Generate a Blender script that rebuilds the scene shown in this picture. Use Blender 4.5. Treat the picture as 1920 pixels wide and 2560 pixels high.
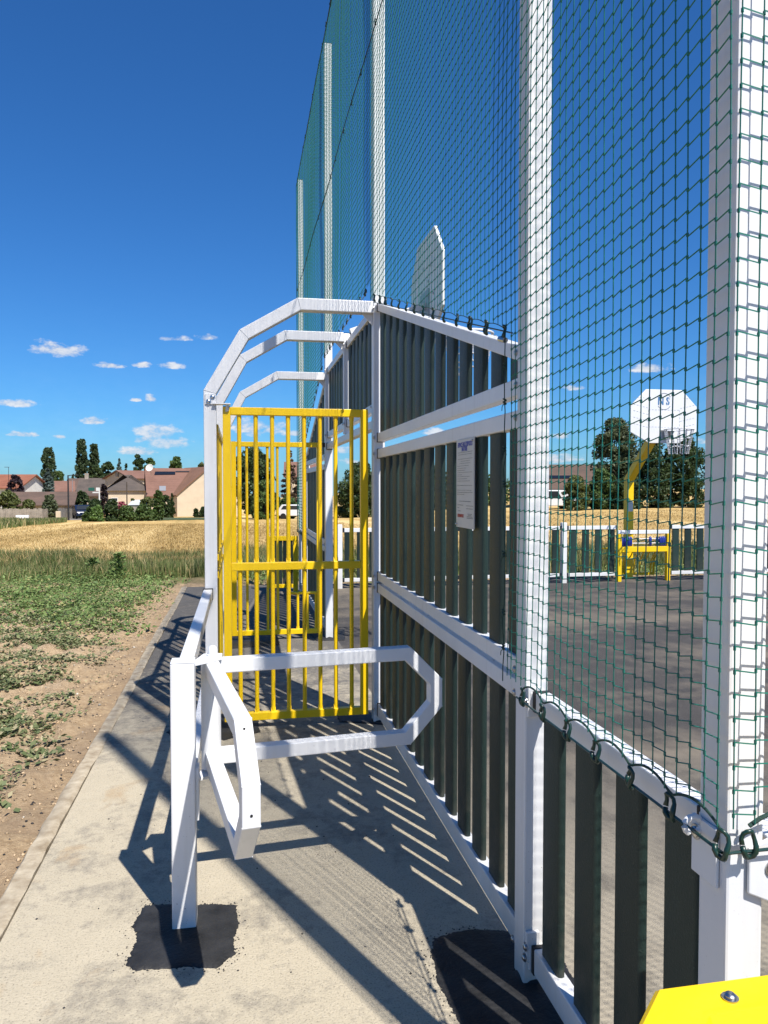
import bpy, math, random
import numpy as np
from mathutils import Vector, Matrix
R = math.radians
random.seed(7); rng = np.random.default_rng(7)
for o in list(bpy.data.objects): bpy.data.objects.remove(o, do_unlink=True)
scene = bpy.context.scene
C = scene.collection

# ------------------------------------------------------------------ camera
F_PX, CU, CV = 1900.0, 960.0, 1280.0          # focal length and centre in photo pixels (1920 x 2560)
YAW, PITCH, CAMZ = R(10.73), R(1.84), 1.65
cam_d = bpy.data.cameras.new('camera'); cam = bpy.data.objects.new('camera', cam_d); C.objects.link(cam)
cam_d.sensor_fit = 'HORIZONTAL'; cam_d.sensor_width = 36.0; cam_d.lens = 36.0 * F_PX / 1920.0
cam_d.clip_start = 0.05; cam_d.clip_end = 3000
cam.location = (0, 0, CAMZ); cam.rotation_euler = (R(90) - PITCH, 0, -YAW)
scene.camera = cam
scene.cycles.max_bounces = 6; scene.cycles.diffuse_bounces = 2; scene.cycles.glossy_bounces = 2; scene.cycles.transmission_bounces = 2
scene.render.resolution_x = 768; scene.render.resolution_y = 1024
# ------------------------------------------------------------------ sun, sky, exposure
SUN_AZ, SUN_EL = R(25), R(56)                 # behind the camera, to the right
to_sun = Vector((math.sin(SUN_AZ) * math.cos(SUN_EL), -math.cos(SUN_AZ) * math.cos(SUN_EL), math.sin(SUN_EL)))
sun_d = bpy.data.lights.new('sun', 'SUN'); sun_d.energy = 5.0; sun_d.angle = R(0.53); sun_d.color = (1.0, 0.955, 0.89)
sun = bpy.data.objects.new('sun', sun_d); C.objects.link(sun)
sun.rotation_euler = to_sun.to_track_quat('Z', 'Y').to_euler(); sun.location = (8, -12, 30)
world = bpy.data.worlds.new('World'); scene.world = world; world.use_nodes = True
scene.view_settings.view_transform = 'Standard'; scene.view_settings.look = 'None'
scene.view_settings.exposure = 0.62; scene.view_settings.gamma = 1.0; scene.view_settings.use_curve_mapping = False

def build_world():
    nt = world.node_tree; nt.nodes.clear(); N = nt.nodes; L = nt.links
    def node(t, **k):
        n = N.new(t)
        for a, b in k.items(): setattr(n, a, b)
        return n
    def m(op, a, b=None, c=None, clamp=False):
        n = node('ShaderNodeMath', operation=op, use_clamp=clamp)
        for i, x in enumerate((a, b, c)):
            if x is None: continue
            if isinstance(x, (int, float)): n.inputs[i].default_value = x
            else: L.new(x, n.inputs[i])
        return n.outputs[0]
    out = node('ShaderNodeOutputWorld'); bg = node('ShaderNodeBackground')
    sky = node('ShaderNodeTexSky', sky_type='NISHITA'); sky.sun_disc = False
    sky.sun_elevation = SUN_EL; sky.sun_rotation = R(180) - SUN_AZ
    sky.altitude = 120; sky.air_density = 1.0; sky.dust_density = 0.35; sky.ozone_density = 2.6
    hs = node('ShaderNodeHueSaturation'); hs.inputs['Saturation'].default_value = 1.08; hs.inputs['Value'].default_value = 1.0
    L.new(sky.outputs[0], hs.inputs['Color'])
    tint = node('ShaderNodeMix', data_type='RGBA', blend_type='MULTIPLY'); tint.inputs[0].default_value = 1; L.new(hs.outputs[0], tint.inputs[6]); tint.inputs[7].default_value = (.40, .96, 1.55, 1)
    geo = node('ShaderNodeTexCoord'); sep = node('ShaderNodeSeparateXYZ'); L.new(geo.outputs['Generated'], sep.inputs[0])
    az = m('ARCTAN2', sep.outputs[0], sep.outputs[1]); el = m('ARCSINE', sep.outputs[2])
    # small fair-weather clouds: (photo u, v, half width, half height) turned into azimuth and elevation
    spots = [(152,880,62,20),(280,916,36,9),(357,915,24,8),(430,918,32,9),(40,1010,42,11),(60,1088,40,8),(150,1093,14,6),
             (240,1054,28,11),(383,999,15,11),(343,1002,11,5),(395,1085,55,26),(420,1110,52,22),(345,1131,44,13),(370,1100,38,12),(440,850,36,8),(520,847,26,9),
             (650,1074,66,24),(735,1086,30,10),(858,1128,22,12),(880,1155,30,10),(1085,1082,30,11),
             (1395,1092,40,10),(1620,925,45,12),(1430,972,25,8),(1390,1150,60,14),(1745,1105,20,12)]
    rest = [(a, e, w, h) for a in range(-180, 180, 26) for (e, w, h) in [(2.0 + (a * 37 % 11) * .75, 1.6 + (a * 13 % 7) * .25, .4 + (a * 7 % 5) * .1)] if not (-22 < a < 42)]
    lst = []
    for (u, v, hw, hh) in spots:
        dx, dy = (u - CU) / F_PX, -(v - CV) / F_PX
        d = Vector((math.sin(YAW) + dx * math.cos(YAW), math.cos(YAW) - dx * math.sin(YAW), dy - math.tan(PITCH))).normalized()
        lst.append((math.atan2(d.x, d.y), math.asin(d.z), hw / F_PX, hh / F_PX))
    lst += [(R(a), R(e), R(w), R(h)) for (a, e, w, h) in rest]
    nz1 = node('ShaderNodeTexNoise'); nz1.inputs['Scale'].default_value = 46; nz1.inputs['Detail'].default_value = 7; nz1.inputs['Roughness'].default_value = .62
    cv = node('ShaderNodeCombineXYZ'); L.new(az, cv.inputs[0]); L.new(m('MULTIPLY', el, 1.9), cv.inputs[1]); L.new(cv.outputs[0], nz1.inputs['Vector'])
    nzw = node('ShaderNodeTexNoise'); nzw.inputs['Scale'].default_value = 12; nzw.inputs['Detail'].default_value = 3; L.new(cv.outputs[0], nzw.inputs['Vector'])
    acc = None
    for (a, e, w, h) in lst:
        da = m('MULTIPLY', m('SUBTRACT', az, a), 1 / w); de0 = m('MULTIPLY', m('SUBTRACT', el, e), 1 / h)
        de = m('MAXIMUM', de0, m('MULTIPLY', de0, -1.7))
        r2 = m('SUBTRACT', 1.0, m('MULTIPLY_ADD', da, da, m('MULTIPLY', de, de)))
        acc = r2 if acc is None else m('MAXIMUM', acc, r2)
    acc = m('MAXIMUM', acc, -2.0)
    dens = m('ADD', acc, m('MULTIPLY', m('SUBTRACT', nz1.outputs[0], .5), 6.5))
    dens = m('ADD', dens, .22)
    mask = m('MULTIPLY', dens, 0.75, clamp=True)
    mask = m('MULTIPLY', mask, m('MULTIPLY_ADD', nzw.outputs[0], 1.5, .15, clamp=True), clamp=True)
    # whitish veil low over the horizon
    veil = m('MULTIPLY', m('POWER', 2.718, m('MULTIPLY', m('ABSOLUTE', el), -16.0)), m('MULTIPLY', nzw.outputs[0], .32))
    mask = m('MAXIMUM', mask, veil)
    cr = node('ShaderNodeValToRGB'); L.new(nz1.outputs[0], cr.inputs[0])
    cr.color_ramp.elements[0].position = .35; cr.color_ramp.elements[0].color = (5.6, 6.6, 8.4, 1)
    cr.color_ramp.elements[1].position = .66; cr.color_ramp.elements[1].color = (10.0, 10.2, 10.6, 1)
    mix = node('ShaderNodeMix', data_type='RGBA'); L.new(mask, mix.inputs[0]); L.new(tint.outputs[2], mix.inputs[6]); L.new(cr.outputs[0], mix.inputs[7])
    L.new(mix.outputs[2], bg.inputs[0]); bg.inputs[1].default_value = 0.056
    L.new(bg.outputs[0], out.inputs[0])
build_world()

# ------------------------------------------------------------------ pixel to place
cR = Vector((math.cos(YAW), -math.sin(YAW), 0)); cF = Vector((math.sin(YAW) * math.cos(PITCH), math.cos(YAW) * math.cos(PITCH), -math.sin(PITCH))); cU = cR.cross(cF)
EYE = Vector((0, 0, CAMZ))
def ray(u, v): return cF + cR * ((u - CU) / F_PX) - cU * ((v - CV) / F_PX)
def onX(u, v, X): d = ray(u, v); return EYE + d * (X / d.x)
def onY(u, v, Y): d = ray(u, v); return EYE + d * (Y / d.y)
def onZ(u, v, z): d = ray(u, v); return EYE + d * ((z - CAMZ) / d.z)
def sstep(a, b, x): t = np.clip((x - a) / (b - a), 0, 1); return t * t * (3 - 2 * t)
def terr_z(x, y):                              # the land falls away gently beyond the court, more on the village side
    return -0.04 - 0.0245 * np.maximum(0, y - 15) * (1 - .92 * sstep(8, 34, x - .12 * np.maximum(y - 75, 0))) * (1 - .5 * sstep(110, 260, y))
def at_dist(u, D, v=1219):                     # a point on the land at distance D along the column u
    d = ray(u, v); p = EYE + d * (D / math.hypot(d.x, d.y)); p.z = float(terr_z(p.x, p.y)); return p
def on_land(u, v, dmax=260):
    d = ray(u, v); t = 3.0
    while t < dmax:
        p = EYE + d * t
        if p.z < terr_z(p.x, p.y): break
        t *= 1.003
    p.z = float(terr_z(p.x, p.y)); return p

# ------------------------------------------------------------------ materials
def nodes_of(name):
    mt = bpy.data.materials.new(name); mt.use_nodes = True; nt = mt.node_tree; nt.nodes.clear()
    out = nt.nodes.new('ShaderNodeOutputMaterial'); b = nt.nodes.new('ShaderNodeBsdfPrincipled'); nt.links.new(b.outputs[0], out.inputs[0])
    return mt, nt, b
class NT:
    def __init__(s, nt): s.nt = nt; s.N = nt.nodes; s.L = nt.links; s.tc = s.N.new('ShaderNodeTexCoord')
    def put(s, sock, x):
        if isinstance(x, (int, float)): sock.default_value = x
        elif isinstance(x, tuple): sock.default_value = x if len(x) == 4 or sock.type == 'VECTOR' else (*x, 1)
        else: s.L.new(x, sock)
    def noise(s, scale, detail=4, rough=.55, vec=None, stretch=None, dist=0):
        n = s.N.new('ShaderNodeTexNoise'); n.inputs['Scale'].default_value = scale; n.inputs['Detail'].default_value = detail; n.inputs['Roughness'].default_value = rough; n.inputs['Distortion'].default_value = dist
        v = vec or s.tc.outputs['Object']
        if stretch:
            mp = s.N.new('ShaderNodeMapping'); mp.inputs['Scale'].default_value = stretch; s.L.new(v, mp.inputs['Vector']); v = mp.outputs[0]
        s.L.new(v, n.inputs['Vector']); return n.outputs[0]
    def m(s, op, a, b=None, c=None, clamp=False):
        n = s.N.new('ShaderNodeMath'); n.operation = op; n.use_clamp = clamp
        for i, x in enumerate((a, b, c)):
            if x is not None: s.put(n.inputs[i], x)
        return n.outputs[0]
    def ramp(s, x, lo, hi): return s.m('MULTIPLY', s.m('SUBTRACT', x, lo), 1 / (hi - lo), clamp=True)
    def mix(s, f, a, b, bt='MIX'):
        n = s.N.new('ShaderNodeMix'); n.data_type = 'RGBA'; n.blend_type = bt; s.put(n.inputs[0], f); s.put(n.inputs[6], a); s.put(n.inputs[7], b); return n.outputs[2]
    def bump(s, h, strength=.3, dist=.01):
        n = s.N.new('ShaderNodeBump'); n.inputs['Strength'].default_value = strength; n.inputs['Distance'].default_value = dist; s.L.new(h, n.inputs['Height']); return n.outputs[0]
    def sep(s, v=None):
        n = s.N.new('ShaderNodeSeparateXYZ'); s.L.new(v or s.tc.outputs['Object'], n.inputs[0]); return n.outputs
    def world(s):
        g = s.N.new('ShaderNodeNewGeometry'); return g.outputs['Position']
def simple(name, col, rough=.5, var=.12, scale=6, metal=0, bump=0, bscale=80, spec=.5, col2=None, island=0):
    mt, nt, b = nodes_of(name); t = NT(nt)
    n = t.noise(scale, 5, .6)
    c2 = col2 or tuple(max(0, c * (1 - 2.2 * var)) for c in col)
    base = t.mix(t.ramp(n, .3, .72), c2, col)
    if island:
        g = t.N.new('ShaderNodeNewGeometry'); r = g.outputs['Random Per Island']
        base = t.mix(1.0, base, t.mix(r, (1 - island,) * 3, (1 + island,) * 3), 'MULTIPLY')
    t.L.new(base, b.inputs['Base Color']); b.inputs['Roughness'].default_value = rough; b.inputs['Metallic'].default_value = metal
    b.inputs['Specular IOR Level'].default_value = spec
    if bump: t.L.new(t.bump(t.noise(bscale, 3), bump, .004), b.inputs['Normal'])
    return mt
M = {}
def white_paint():
    mt, nt, b = nodes_of('white_paint'); t = NT(nt); w = t.world()
    n = t.noise(3.0, 6, .65, w); sp = t.noise(140, 2, .5, w); z = t.sep(w)[2]
    base = t.mix(t.ramp(n, .35, .75), (.66, .665, .67), (.735, .735, .735))
    low = t.m('MULTIPLY', t.ramp(z, .45, .0), t.ramp(n, .38, .62))
    base = t.mix(t.m('MULTIPLY', low, .55), base, (.42, .37, .29))        # splashed mud near the ground
    run = t.noise(26, 3, .6, w, (1, 1, .05)); base = t.mix(t.m('MULTIPLY', t.ramp(run, .56, .74), .16), base, (.40, .38, .33))
    scf = t.noise(7, 8, .75, w, (.5, .5, 1.6), 1.2); base = t.mix(t.m('MULTIPLY', t.ramp(scf, .66, .72), .30), base, (.30, .29, .27))
    spk = t.m('MULTIPLY', t.ramp(sp, .70, .76), t.ramp(z, 1.1, .1))
    base = t.mix(t.m('MULTIPLY', spk, .75), base, (.16, .14, .12))
    t.L.new(base, b.inputs['Base Color']); b.inputs['Roughness'].default_value = .38
    t.L.new(t.bump(t.noise(260, 2, .5, w), .08, .001), b.inputs['Normal']); return mt
M['white'] = white_paint()
M['yellow'] = simple('yellow_paint', (.86, .555, .004), .36, .05, 4, bump=.05, bscale=220)
def plank_mat():
    mt, nt, b = nodes_of('recycled_plastic_board'); t = NT(nt); w = t.world()
    n = t.noise(9, 4, .6, w, (1, 1, .15)); f = t.noise(420, 3, .6, w, (1, 1, .18)); g = t.noise(160, 3, .65, w)
    base = t.mix(n, (.007, .0155, .0135), (.012, .027, .0235))
    base = t.mix(t.m('MULTIPLY', t.ramp(g, .60, .72), .35), base, (.05, .10, .085))
    oi = t.N.new('ShaderNodeObjectInfo'); base = t.mix(1, base, t.mix(oi.outputs['Random'], (.85, .85, .85), (1.75, 1.7, 1.6)), 'MULTIPLY')
    zz = t.sep(w)[2]; dn = t.noise(14, 6, .7, w); base = t.mix(t.m('MULTIPLY', t.m('MULTIPLY', t.ramp(zz, .55, .1), t.ramp(dn, .40, .65)), .45), base, (.11, .092, .066))
    scr = t.ramp(t.noise(60, 2, .5, w, (1, 1, .04)), .68, .74); base = t.mix(t.m('MULTIPLY', scr, .35), base, (.075, .085, .078))
    t.L.new(base, b.inputs['Base Color']); b.inputs['Roughness'].default_value = .50; b.inputs['Specular IOR Level'].default_value = .38
    t.L.new(t.bump(t.m('ADD', f, g), .55, .003), b.inputs['Normal']); return mt
M['plank'] = plank_mat()
M['cap'] = simple('black_rubber', (.012, .012, .013), .6, .1)
M['net'] = simple('green_net_cord', (.007, .165, .120), .6, .15, 40)
M['rope'] = simple('green_rope', (.010, .050, .036), .7, .2, 300, bump=.6, bscale=500)
M['hook'] = simple('green_plastic', (.006, .035, .026), .35, .1)
M['steel'] = simple('steel', (.55, .55, .56), .28, .1, 40, metal=1)
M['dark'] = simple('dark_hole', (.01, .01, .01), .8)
M['blue'] = simple('blue_plastic', (.012, .03, .24), .4, .1)
M['signface'] = simple('notice_face', (.60, .58, .53), .45, .04, 8)
M['ink_blue'] = simple('ink_blue', (.05, .07, .36), .5, .02)
M['ink_grey'] = simple('ink_grey', (.10, .10, .10), .5, .02)
M['ink_red'] = simple('ink_red', (.42, .03, .03), .5, .02)
M['board_blue'] = simple('print_blue', (.06, .17, .34), .5, .02)
M['board_grey'] = simple('print_grey', (.20, .23, .27), .5, .02)
M['zinc'] = simple('zinc', (.42, .43, .44), .45, .1, 20, metal=.6)
M['chain'] = simple('steel_chain', (.62, .63, .65), .4, .1, 20, metal=.3)

def path_mat():
    mt, nt, b = nodes_of('dusty_asphalt'); t = NT(nt); w = t.world(); P = t.sep(w)
    grain = t.noise(130, 3, .75, w); grit = t.noise(62, 4, .75, w); mid = t.noise(7, 5, .6, w); big = t.noise(1.6, 9, .72, w, dist=.4); fine = t.noise(22, 5, .7, w)
    far = t.ramp(P[1], 4.2, 8.0)                              # farther along the walk the asphalt is bare
    bare = t.m('ADD', t.m('MULTIPLY', big, .62), t.m('ADD', t.m('MULTIPLY', mid, .26), t.m('MULTIPLY', fine, .30)))
    bare = t.m('MULTIPLY', t.ramp(t.m('ADD', bare, t.m('MULTIPLY', far, .24)), .585, .78), .9)
    dust = t.mix(mid, (.385, .335, .245), (.505, .44, .325)); asp = t.mix(mid, (.060, .058, .057), (.13, .122, .114))
    base = t.mix(bare, dust, asp)
    mud = t.ramp(t.noise(2.3, 5, .6, w, dist=.5), .60, .72)
    base = t.mix(t.m('MULTIPLY', t.m('MULTIPLY', mud, .75), t.ramp(P[0], -.1, -.75)), base, (.37, .25, .13))
    base = t.mix(t.m('MULTIPLY', t.ramp(grain, .46, .33), .55), base, (.05, .047, .044))
    base = t.mix(t.m('MULTIPLY', t.ramp(grit, .58, .70), .35), base, (.52, .48, .40))
    t.L.new(base, b.inputs['Base Color']); b.inputs['Roughness'].default_value = .9; b.inputs['Specular IOR Level'].default_value = .2
    t.L.new(t.bump(t.m('ADD', grain, grit), .7, .006), b.inputs['Normal']); return mt
M['path'] = path_mat()
def court_mat():
    mt, nt, b = nodes_of('court_asphalt'); t = NT(nt); w = t.world(); P = t.sep(w)
    grain = t.noise(150, 3, .7, w); mid = t.noise(5, 5, .6, w, (1, .6, 1)); big = t.noise(.5, 5, .62, w, (.35, 1.3, 1), .4)
    base = t.mix(mid, (.034, .032, .031), (.070, .064, .060))
    dust = t.m('MULTIPLY', t.ramp(t.m('ADD', big, t.m('MULTIPLY', mid, .35)), .62, .84), .85)
    base = t.mix(dust, base, (.17, .142, .108))
    near = t.m('MULTIPLY', t.ramp(P[1], 4.8, 2.6), t.m('MULTIPLY', t.ramp(P[0], 3.6, 1.6), t.ramp(mid, .2, .5)))
    base = t.mix(t.m('MULTIPLY', near, .85), base, (.36, .315, .24))
    base = t.mix(t.m('MULTIPLY', t.ramp(grain, .58, .70), .5), base, (.24, .225, .205))
    t.L.new(base, b.inputs['Base Color']); b.inputs['Roughness'].default_value = .88; b.inputs['Specular IOR Level'].default_value = .25
    t.L.new(t.bump(grain, .6, .006), b.inputs['Normal']); return mt
M['court'] = court_mat()
M['bitumen'] = simple('fresh_bitumen', (.032, .032, .033), .62, .3, 9, bump=1.0, bscale=95, spec=.3)
M['kerb'] = simple('concrete_kerb', (.46, .40, .30), .92, .16, 13, bump=1.0, bscale=70, spec=.15, col2=(.24, .19, .13))
def land_mat():
    mt, nt, b = nodes_of('field_soil'); t = NT(nt); w = t.world(); P = t.sep(w)
    a = t.noise(2.2, 6, .65, w); f = t.noise(26, 5, .7, w); ff = t.noise(120, 3, .7, w)
    soil = t.mix(t.ramp(a, .3, .7), (.52, .38, .225), (.68, .53, .35)); soil = t.mix(t.ramp(f, .38, .7), t.mix(1, soil, (.62, .58, .55), 'MULTIPLY'), soil)
    soil = t.mix(t.m('MULTIPLY', t.ramp(P[0], -1.75, -.95), t.m('MULTIPLY', t.ramp(a, .36, .55), .75)), soil, (.27, .19, .12))
    soil = t.mix(t.ramp(ff, .66, .72), soil, (.62, .55, .44))
    green = t.mix(f, (.055, .075, .02), (.16, .16, .055))
    st = t.noise(1.0, 4, .6, w, (.8, .10, .2), .3); s2 = t.noise(5, 4, .7, w, (1.0, .35, 1))
    rot = t.N.new('ShaderNodeMapping'); rot.inputs['Rotation'].default_value = (0, 0, R(-4)); t.L.new(w, rot.inputs['Vector'])
    tr = t.noise(.36, 3, .55, rot.outputs[0], (1.3, .045, 1), .25)
    wheat = t.mix(t.ramp(t.m('ADD', t.m('MULTIPLY', st, .5), t.m('MULTIPLY', s2, .5)), .34, .66), (.34, .215, .075), (.57, .405, .165))
    wheat = t.mix(t.ramp(tr, .50, .66), wheat, (.66, .49, .23)); wheat = t.mix(t.m('MULTIPLY', t.ramp(tr, .42, .30), .5), wheat, (.26, .19, .07))
    edge = t.m('ADD', P[1], t.m('MULTIPLY', a, 3.0))
    base = t.mix(t.ramp(edge, 14.6, 16.2), soil, green); base = t.mix(t.ramp(edge, 18.6, 20.2), base, wheat)
    t.L.new(base, b.inputs['Base Color']); b.inputs['Roughness'].default_value = .95; b.inputs['Specular IOR Level'].default_value = .1
    t.L.new(t.bump(t.m('ADD', f, ff), .9, .02), b.inputs['Normal']); return mt
M['land'] = land_mat()
def leaf_mat(name, a, b_, dead=None, rough=.55, trans=.25, swath=False):
    mt, nt, b = nodes_of(name); t = NT(nt); g = t.N.new('ShaderNodeNewGeometry'); r = g.outputs['Random Per Island']
    base = t.mix(r, a, b_); base = t.mix(t.ramp(t.noise(.9, 3, .5, t.world()), .35, .7), t.mix(1, base, (.72, .74, .72), 'MULTIPLY'), base)
    if dead: base = t.mix(t.ramp(t.m('FRACT', t.m('MULTIPLY', r, 7.13)), 1 - dead[3], 1 - dead[3] + .02), base, dead[:3])
    if swath:
        rot = t.N.new('ShaderNodeMapping'); rot.inputs['Rotation'].default_value = (0, 0, R(-4)); t.L.new(t.world(), rot.inputs['Vector']); tr = t.noise(.36, 3, .55, rot.outputs[0], (1.3, .045, 1), .25)
        base = t.mix(t.ramp(tr, .36, .64), t.mix(1, base, (.66, .62, .52), 'MULTIPLY'), t.mix(1, base, (1.18, 1.2, 1.25), 'MULTIPLY'))
    t.L.new(base, b.inputs['Base Color']); b.inputs['Roughness'].default_value = rough; b.inputs['Specular IOR Level'].default_value = .3
    tr = t.N.new('ShaderNodeBsdfTranslucent'); t.L.new(base, tr.inputs[0]); mx = t.N.new('ShaderNodeMixShader'); mx.inputs[0].default_value = trans
    t.L.new(b.outputs[0], mx.inputs[1]); t.L.new(tr.outputs[0], mx.inputs[2]); t.L.new(mx.outputs[0], nt.nodes['Material Output'].inputs[0]); return mt
M['weed'] = leaf_mat('weed_leaves', (.125, .165, .065), (.25, .27, .125), (.38, .33, .19, .25))
M['weed_lush'] = leaf_mat('lush_weed_leaves', (.11, .185, .048), (.24, .32, .105), (.32, .31, .12, .10))
M['grass'] = leaf_mat('grass_blades', (.095, .135, .035), (.22, .24, .085), (.40, .32, .15, .22))
M['straw'] = leaf_mat('wheat_straw', (.42, .285, .110), (.64, .47, .22), (.32, .22, .09, .12), .6, .15, True)
M['bark'] = simple('bark', (.10, .075, .055), .9, .25, 8, bump=.8, bscale=20)
for nm, a, b_ in [('lf_poplar', (0.0390, 0.0690, 0.0300), (0.0825, 0.1200, 0.0510)), ('lf_green', (0.0438, 0.0875, 0.0225), (0.1313, 0.1875, 0.0525)), ('lf_dark', (0.0270, 0.0510, 0.0180), (0.0780, 0.1170, 0.0375)),
                  ('lf_plum', (0.0200, 0.0125, 0.0175), (0.0500, 0.0275, 0.0350)), ('lf_blue', (0.0688, 0.1063, 0.0938), (0.1438, 0.1875, 0.1625)), ('lf_bright', (.070, .135, .028), (.16, .25, .06)),
                  ('lf_birch', (0.0625, 0.0875, 0.0375), (0.1438, 0.1625, 0.0813)), ('lf_brown', (.090, .058, .035), (.17, .115, .075)), ('lf_olive', (0.0813, 0.1000, 0.0275), (0.1625, 0.1812, 0.0562)), ('lf_pink', (.30, .06, .09), (.5, .14, .16))]:
    M[nm] = leaf_mat(nm, a, b_)
def roof_mat(name, a, b_, rows=3.2):
    mt, nt, b = nodes_of(name); t = NT(nt); n = t.noise(.7, 6, .65); f = t.noise(9, 4, .7); z = t.sep()[2]
    base = t.mix(t.ramp(n, .3, .7), a, b_); base = t.mix(t.m('MULTIPLY', t.ramp(f, .5, .7), .35), base, tuple(c * .45 for c in a))
    rw = t.m('FRACT', t.m('MULTIPLY', z, rows)); t.L.new(base, b.inputs['Base Color']); b.inputs['Roughness'].default_value = .85
    t.L.new(t.bump(rw, .8, .06), b.inputs['Normal']); return mt
M['roof_red'] = roof_mat('red_tiles', (.20, .068, .036), (.27, .105, .058)); M['roof_brown'] = roof_mat('brown_tiles', (.075, .050, .038), (.13, .080, .058))
M['roof_rose'] = roof_mat('rose_tiles', (.150, .074, .050), (.205, .105, .074)); M['roof_orange'] = roof_mat('orange_tiles', (.180, .092, .055), (.24, .125, .075))
M['roof_grey'] = roof_mat('old_tiles', (.060, .048, .040), (.105, .080, .064))
M['cream'] = simple('cream_render', (.60, .49, .35), .9, .07, 1.2); M['offwhite'] = simple('white_render', (.68, .66, .61), .9, .08, 1.2)
M['stonewall'] = simple('old_render', (.40, .34, .27), .95, .2, 2)
M['pane'] = simple('window_glass', (.03, .035, .04), .12, .1); M['solar'] = simple('solar_glass', (.012, .015, .022), .2, .1)
M['fencewood'] = simple('grey_wood', (.33, .285, .23), .9, .22, 2.5, island=.18)
M['blackmetal'] = simple('black_metal', (.02, .02, .022), .5, .1); M['carblue'] = simple('car_paint', (.010, .018, .045), .2, .05); M['carwhite'] = simple('white_car_paint', (.75, .75, .76), .25, .03)
M['road'] = simple('lane_asphalt', (.24, .22, .20), .9, .15, 1); M['lawn'] = simple('lawn', (.07, .10, .03), .95, .3, 2)
M['stone'] = simple('flint', (.55, .50, .42), .8, .25, 30, island=.3); M['clod'] = simple('clod', (.52, .38, .235), .95, .2, 20, island=.3); M['tar'] = simple('tar_crumb', (.03, .03, .032), .8, .1)
M['green_panel'] = simple('green_plastic_sheet', (.015, .10, .07), .5, .1)

# ------------------------------------------------------------------ mesh helpers
class MB:
    def __init__(s): s.v = []; s.f = []
    def add(s, vs, fs):
        o = len(s.v); s.v += [tuple(x) for x in vs]; s.f += [tuple(i + o for i in f) for f in fs]; return s
    def box(s, x0, x1, y0, y1, z0, z1):
        return s.add([(x0, y0, z0), (x1, y0, z0), (x1, y1, z0), (x0, y1, z0), (x0, y0, z1), (x1, y0, z1), (x1, y1, z1), (x0, y1, z1)],
                     [(0, 3, 2, 1), (4, 5, 6, 7), (0, 1, 5, 4), (1, 2, 6, 5), (2, 3, 7, 6), (3, 0, 4, 7)])
    def prism(s, poly, d):                     # poly: list of 3D points, pushed along d
        n = len(poly); d = Vector(d); P = [Vector(p) for p in poly]; vs = P + [p + d for p in P]
        fs = [tuple(range(n))[::-1], tuple(range(n, 2 * n))] + [(i, (i + 1) % n, n + (i + 1) % n, n + i) for i in range(n)]
        return s.add(vs, fs)
    def tube(s, pts, r, k=8, caps=True):
        P = [Vector(p) for p in pts]; rs = r if isinstance(r, (list, tuple)) else [r] * len(P); vs = []
        ref = None
        for i, p in enumerate(P):
            t = (P[min(i + 1, len(P) - 1)] - P[max(i - 1, 0)]).normalized()
            if ref is None: ref = Vector((0, 0, 1)) if abs(t.z) < .9 else Vector((1, 0, 0))
            a = t.cross(ref).normalized(); b = a.cross(t); ref = b.cross(t).cross(t) * -1 if False else ref
            vs += [p + (a * math.cos(j * 2 * math.pi / k) + b * math.sin(j * 2 * math.pi / k)) * rs[i] for j in range(k)]
        fs = [(i * k + j, i * k + (j + 1) % k, (i + 1) * k + (j + 1) % k, (i + 1) * k + j) for i in range(len(P) - 1) for j in range(k)]
        if caps: fs += [tuple(range(k))[::-1], tuple(range((len(P) - 1) * k, len(P) * k))]
        return s.add(vs, fs)
    def sweep(s, pts, n, w, h):                # mitred rectangular tube along a flat polyline; n is the plane's normal
        P = [Vector(p) for p in pts]; n = Vector(n).normalized(); vs = []
        T = [(P[i + 1] - P[i]).normalized() for i in range(len(P) - 1)]
        for i, p in enumerate(P):
            a = T[max(i - 1, 0)]; b = T[min(i, len(T) - 1)]; t = (a + b).normalized(); m = n.cross(t).normalized(); k = 1 / max(.3, m.dot(n.cross(a)))
            vs += [p + m * (h / 2 * k) + n * (w / 2), p + m * (h / 2 * k) - n * (w / 2), p - m * (h / 2 * k) - n * (w / 2), p - m * (h / 2 * k) + n * (w / 2)]
        q = len(P) - 1
        fs = [(i * 4 + j, i * 4 + (j + 1) % 4, i * 4 + 4 + (j + 1) % 4, i * 4 + 4 + j) for i in range(q) for j in range(4)] + [(3, 2, 1, 0), (q * 4, q * 4 + 1, q * 4 + 2, q * 4 + 3)]
        return s.add(vs, fs)
    def lathe(s, prof, c, axis=(0, 0, 1), k=16):   # prof: (radius, height)
        ax = Vector(axis).normalized(); a = ax.orthogonal().normalized(); b = ax.cross(a); c = Vector(c); vs = []
        for (r, z) in prof: vs += [c + ax * z + (a * math.cos(j * 2 * math.pi / k) + b * math.sin(j * 2 * math.pi / k)) * r for j in range(k)]
        fs = [(i * k + j, i * k + (j + 1) % k, (i + 1) * k + (j + 1) % k, (i + 1) * k + j) for i in range(len(prof) - 1) for j in range(k)]
        fs += [tuple(range(k))[::-1], tuple(range((len(prof) - 1) * k, len(prof) * k))]
        return s.add(vs, fs)
    def build(s, name, mat, parent=None, smooth=False, bevel=0, loc=None, sharp=40):
        me = bpy.data.meshes.new(name); me.from_pydata(s.v, [], s.f); me.update()
        return link_mesh(name, me, mat, parent, smooth, bevel, loc, sharp)
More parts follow.
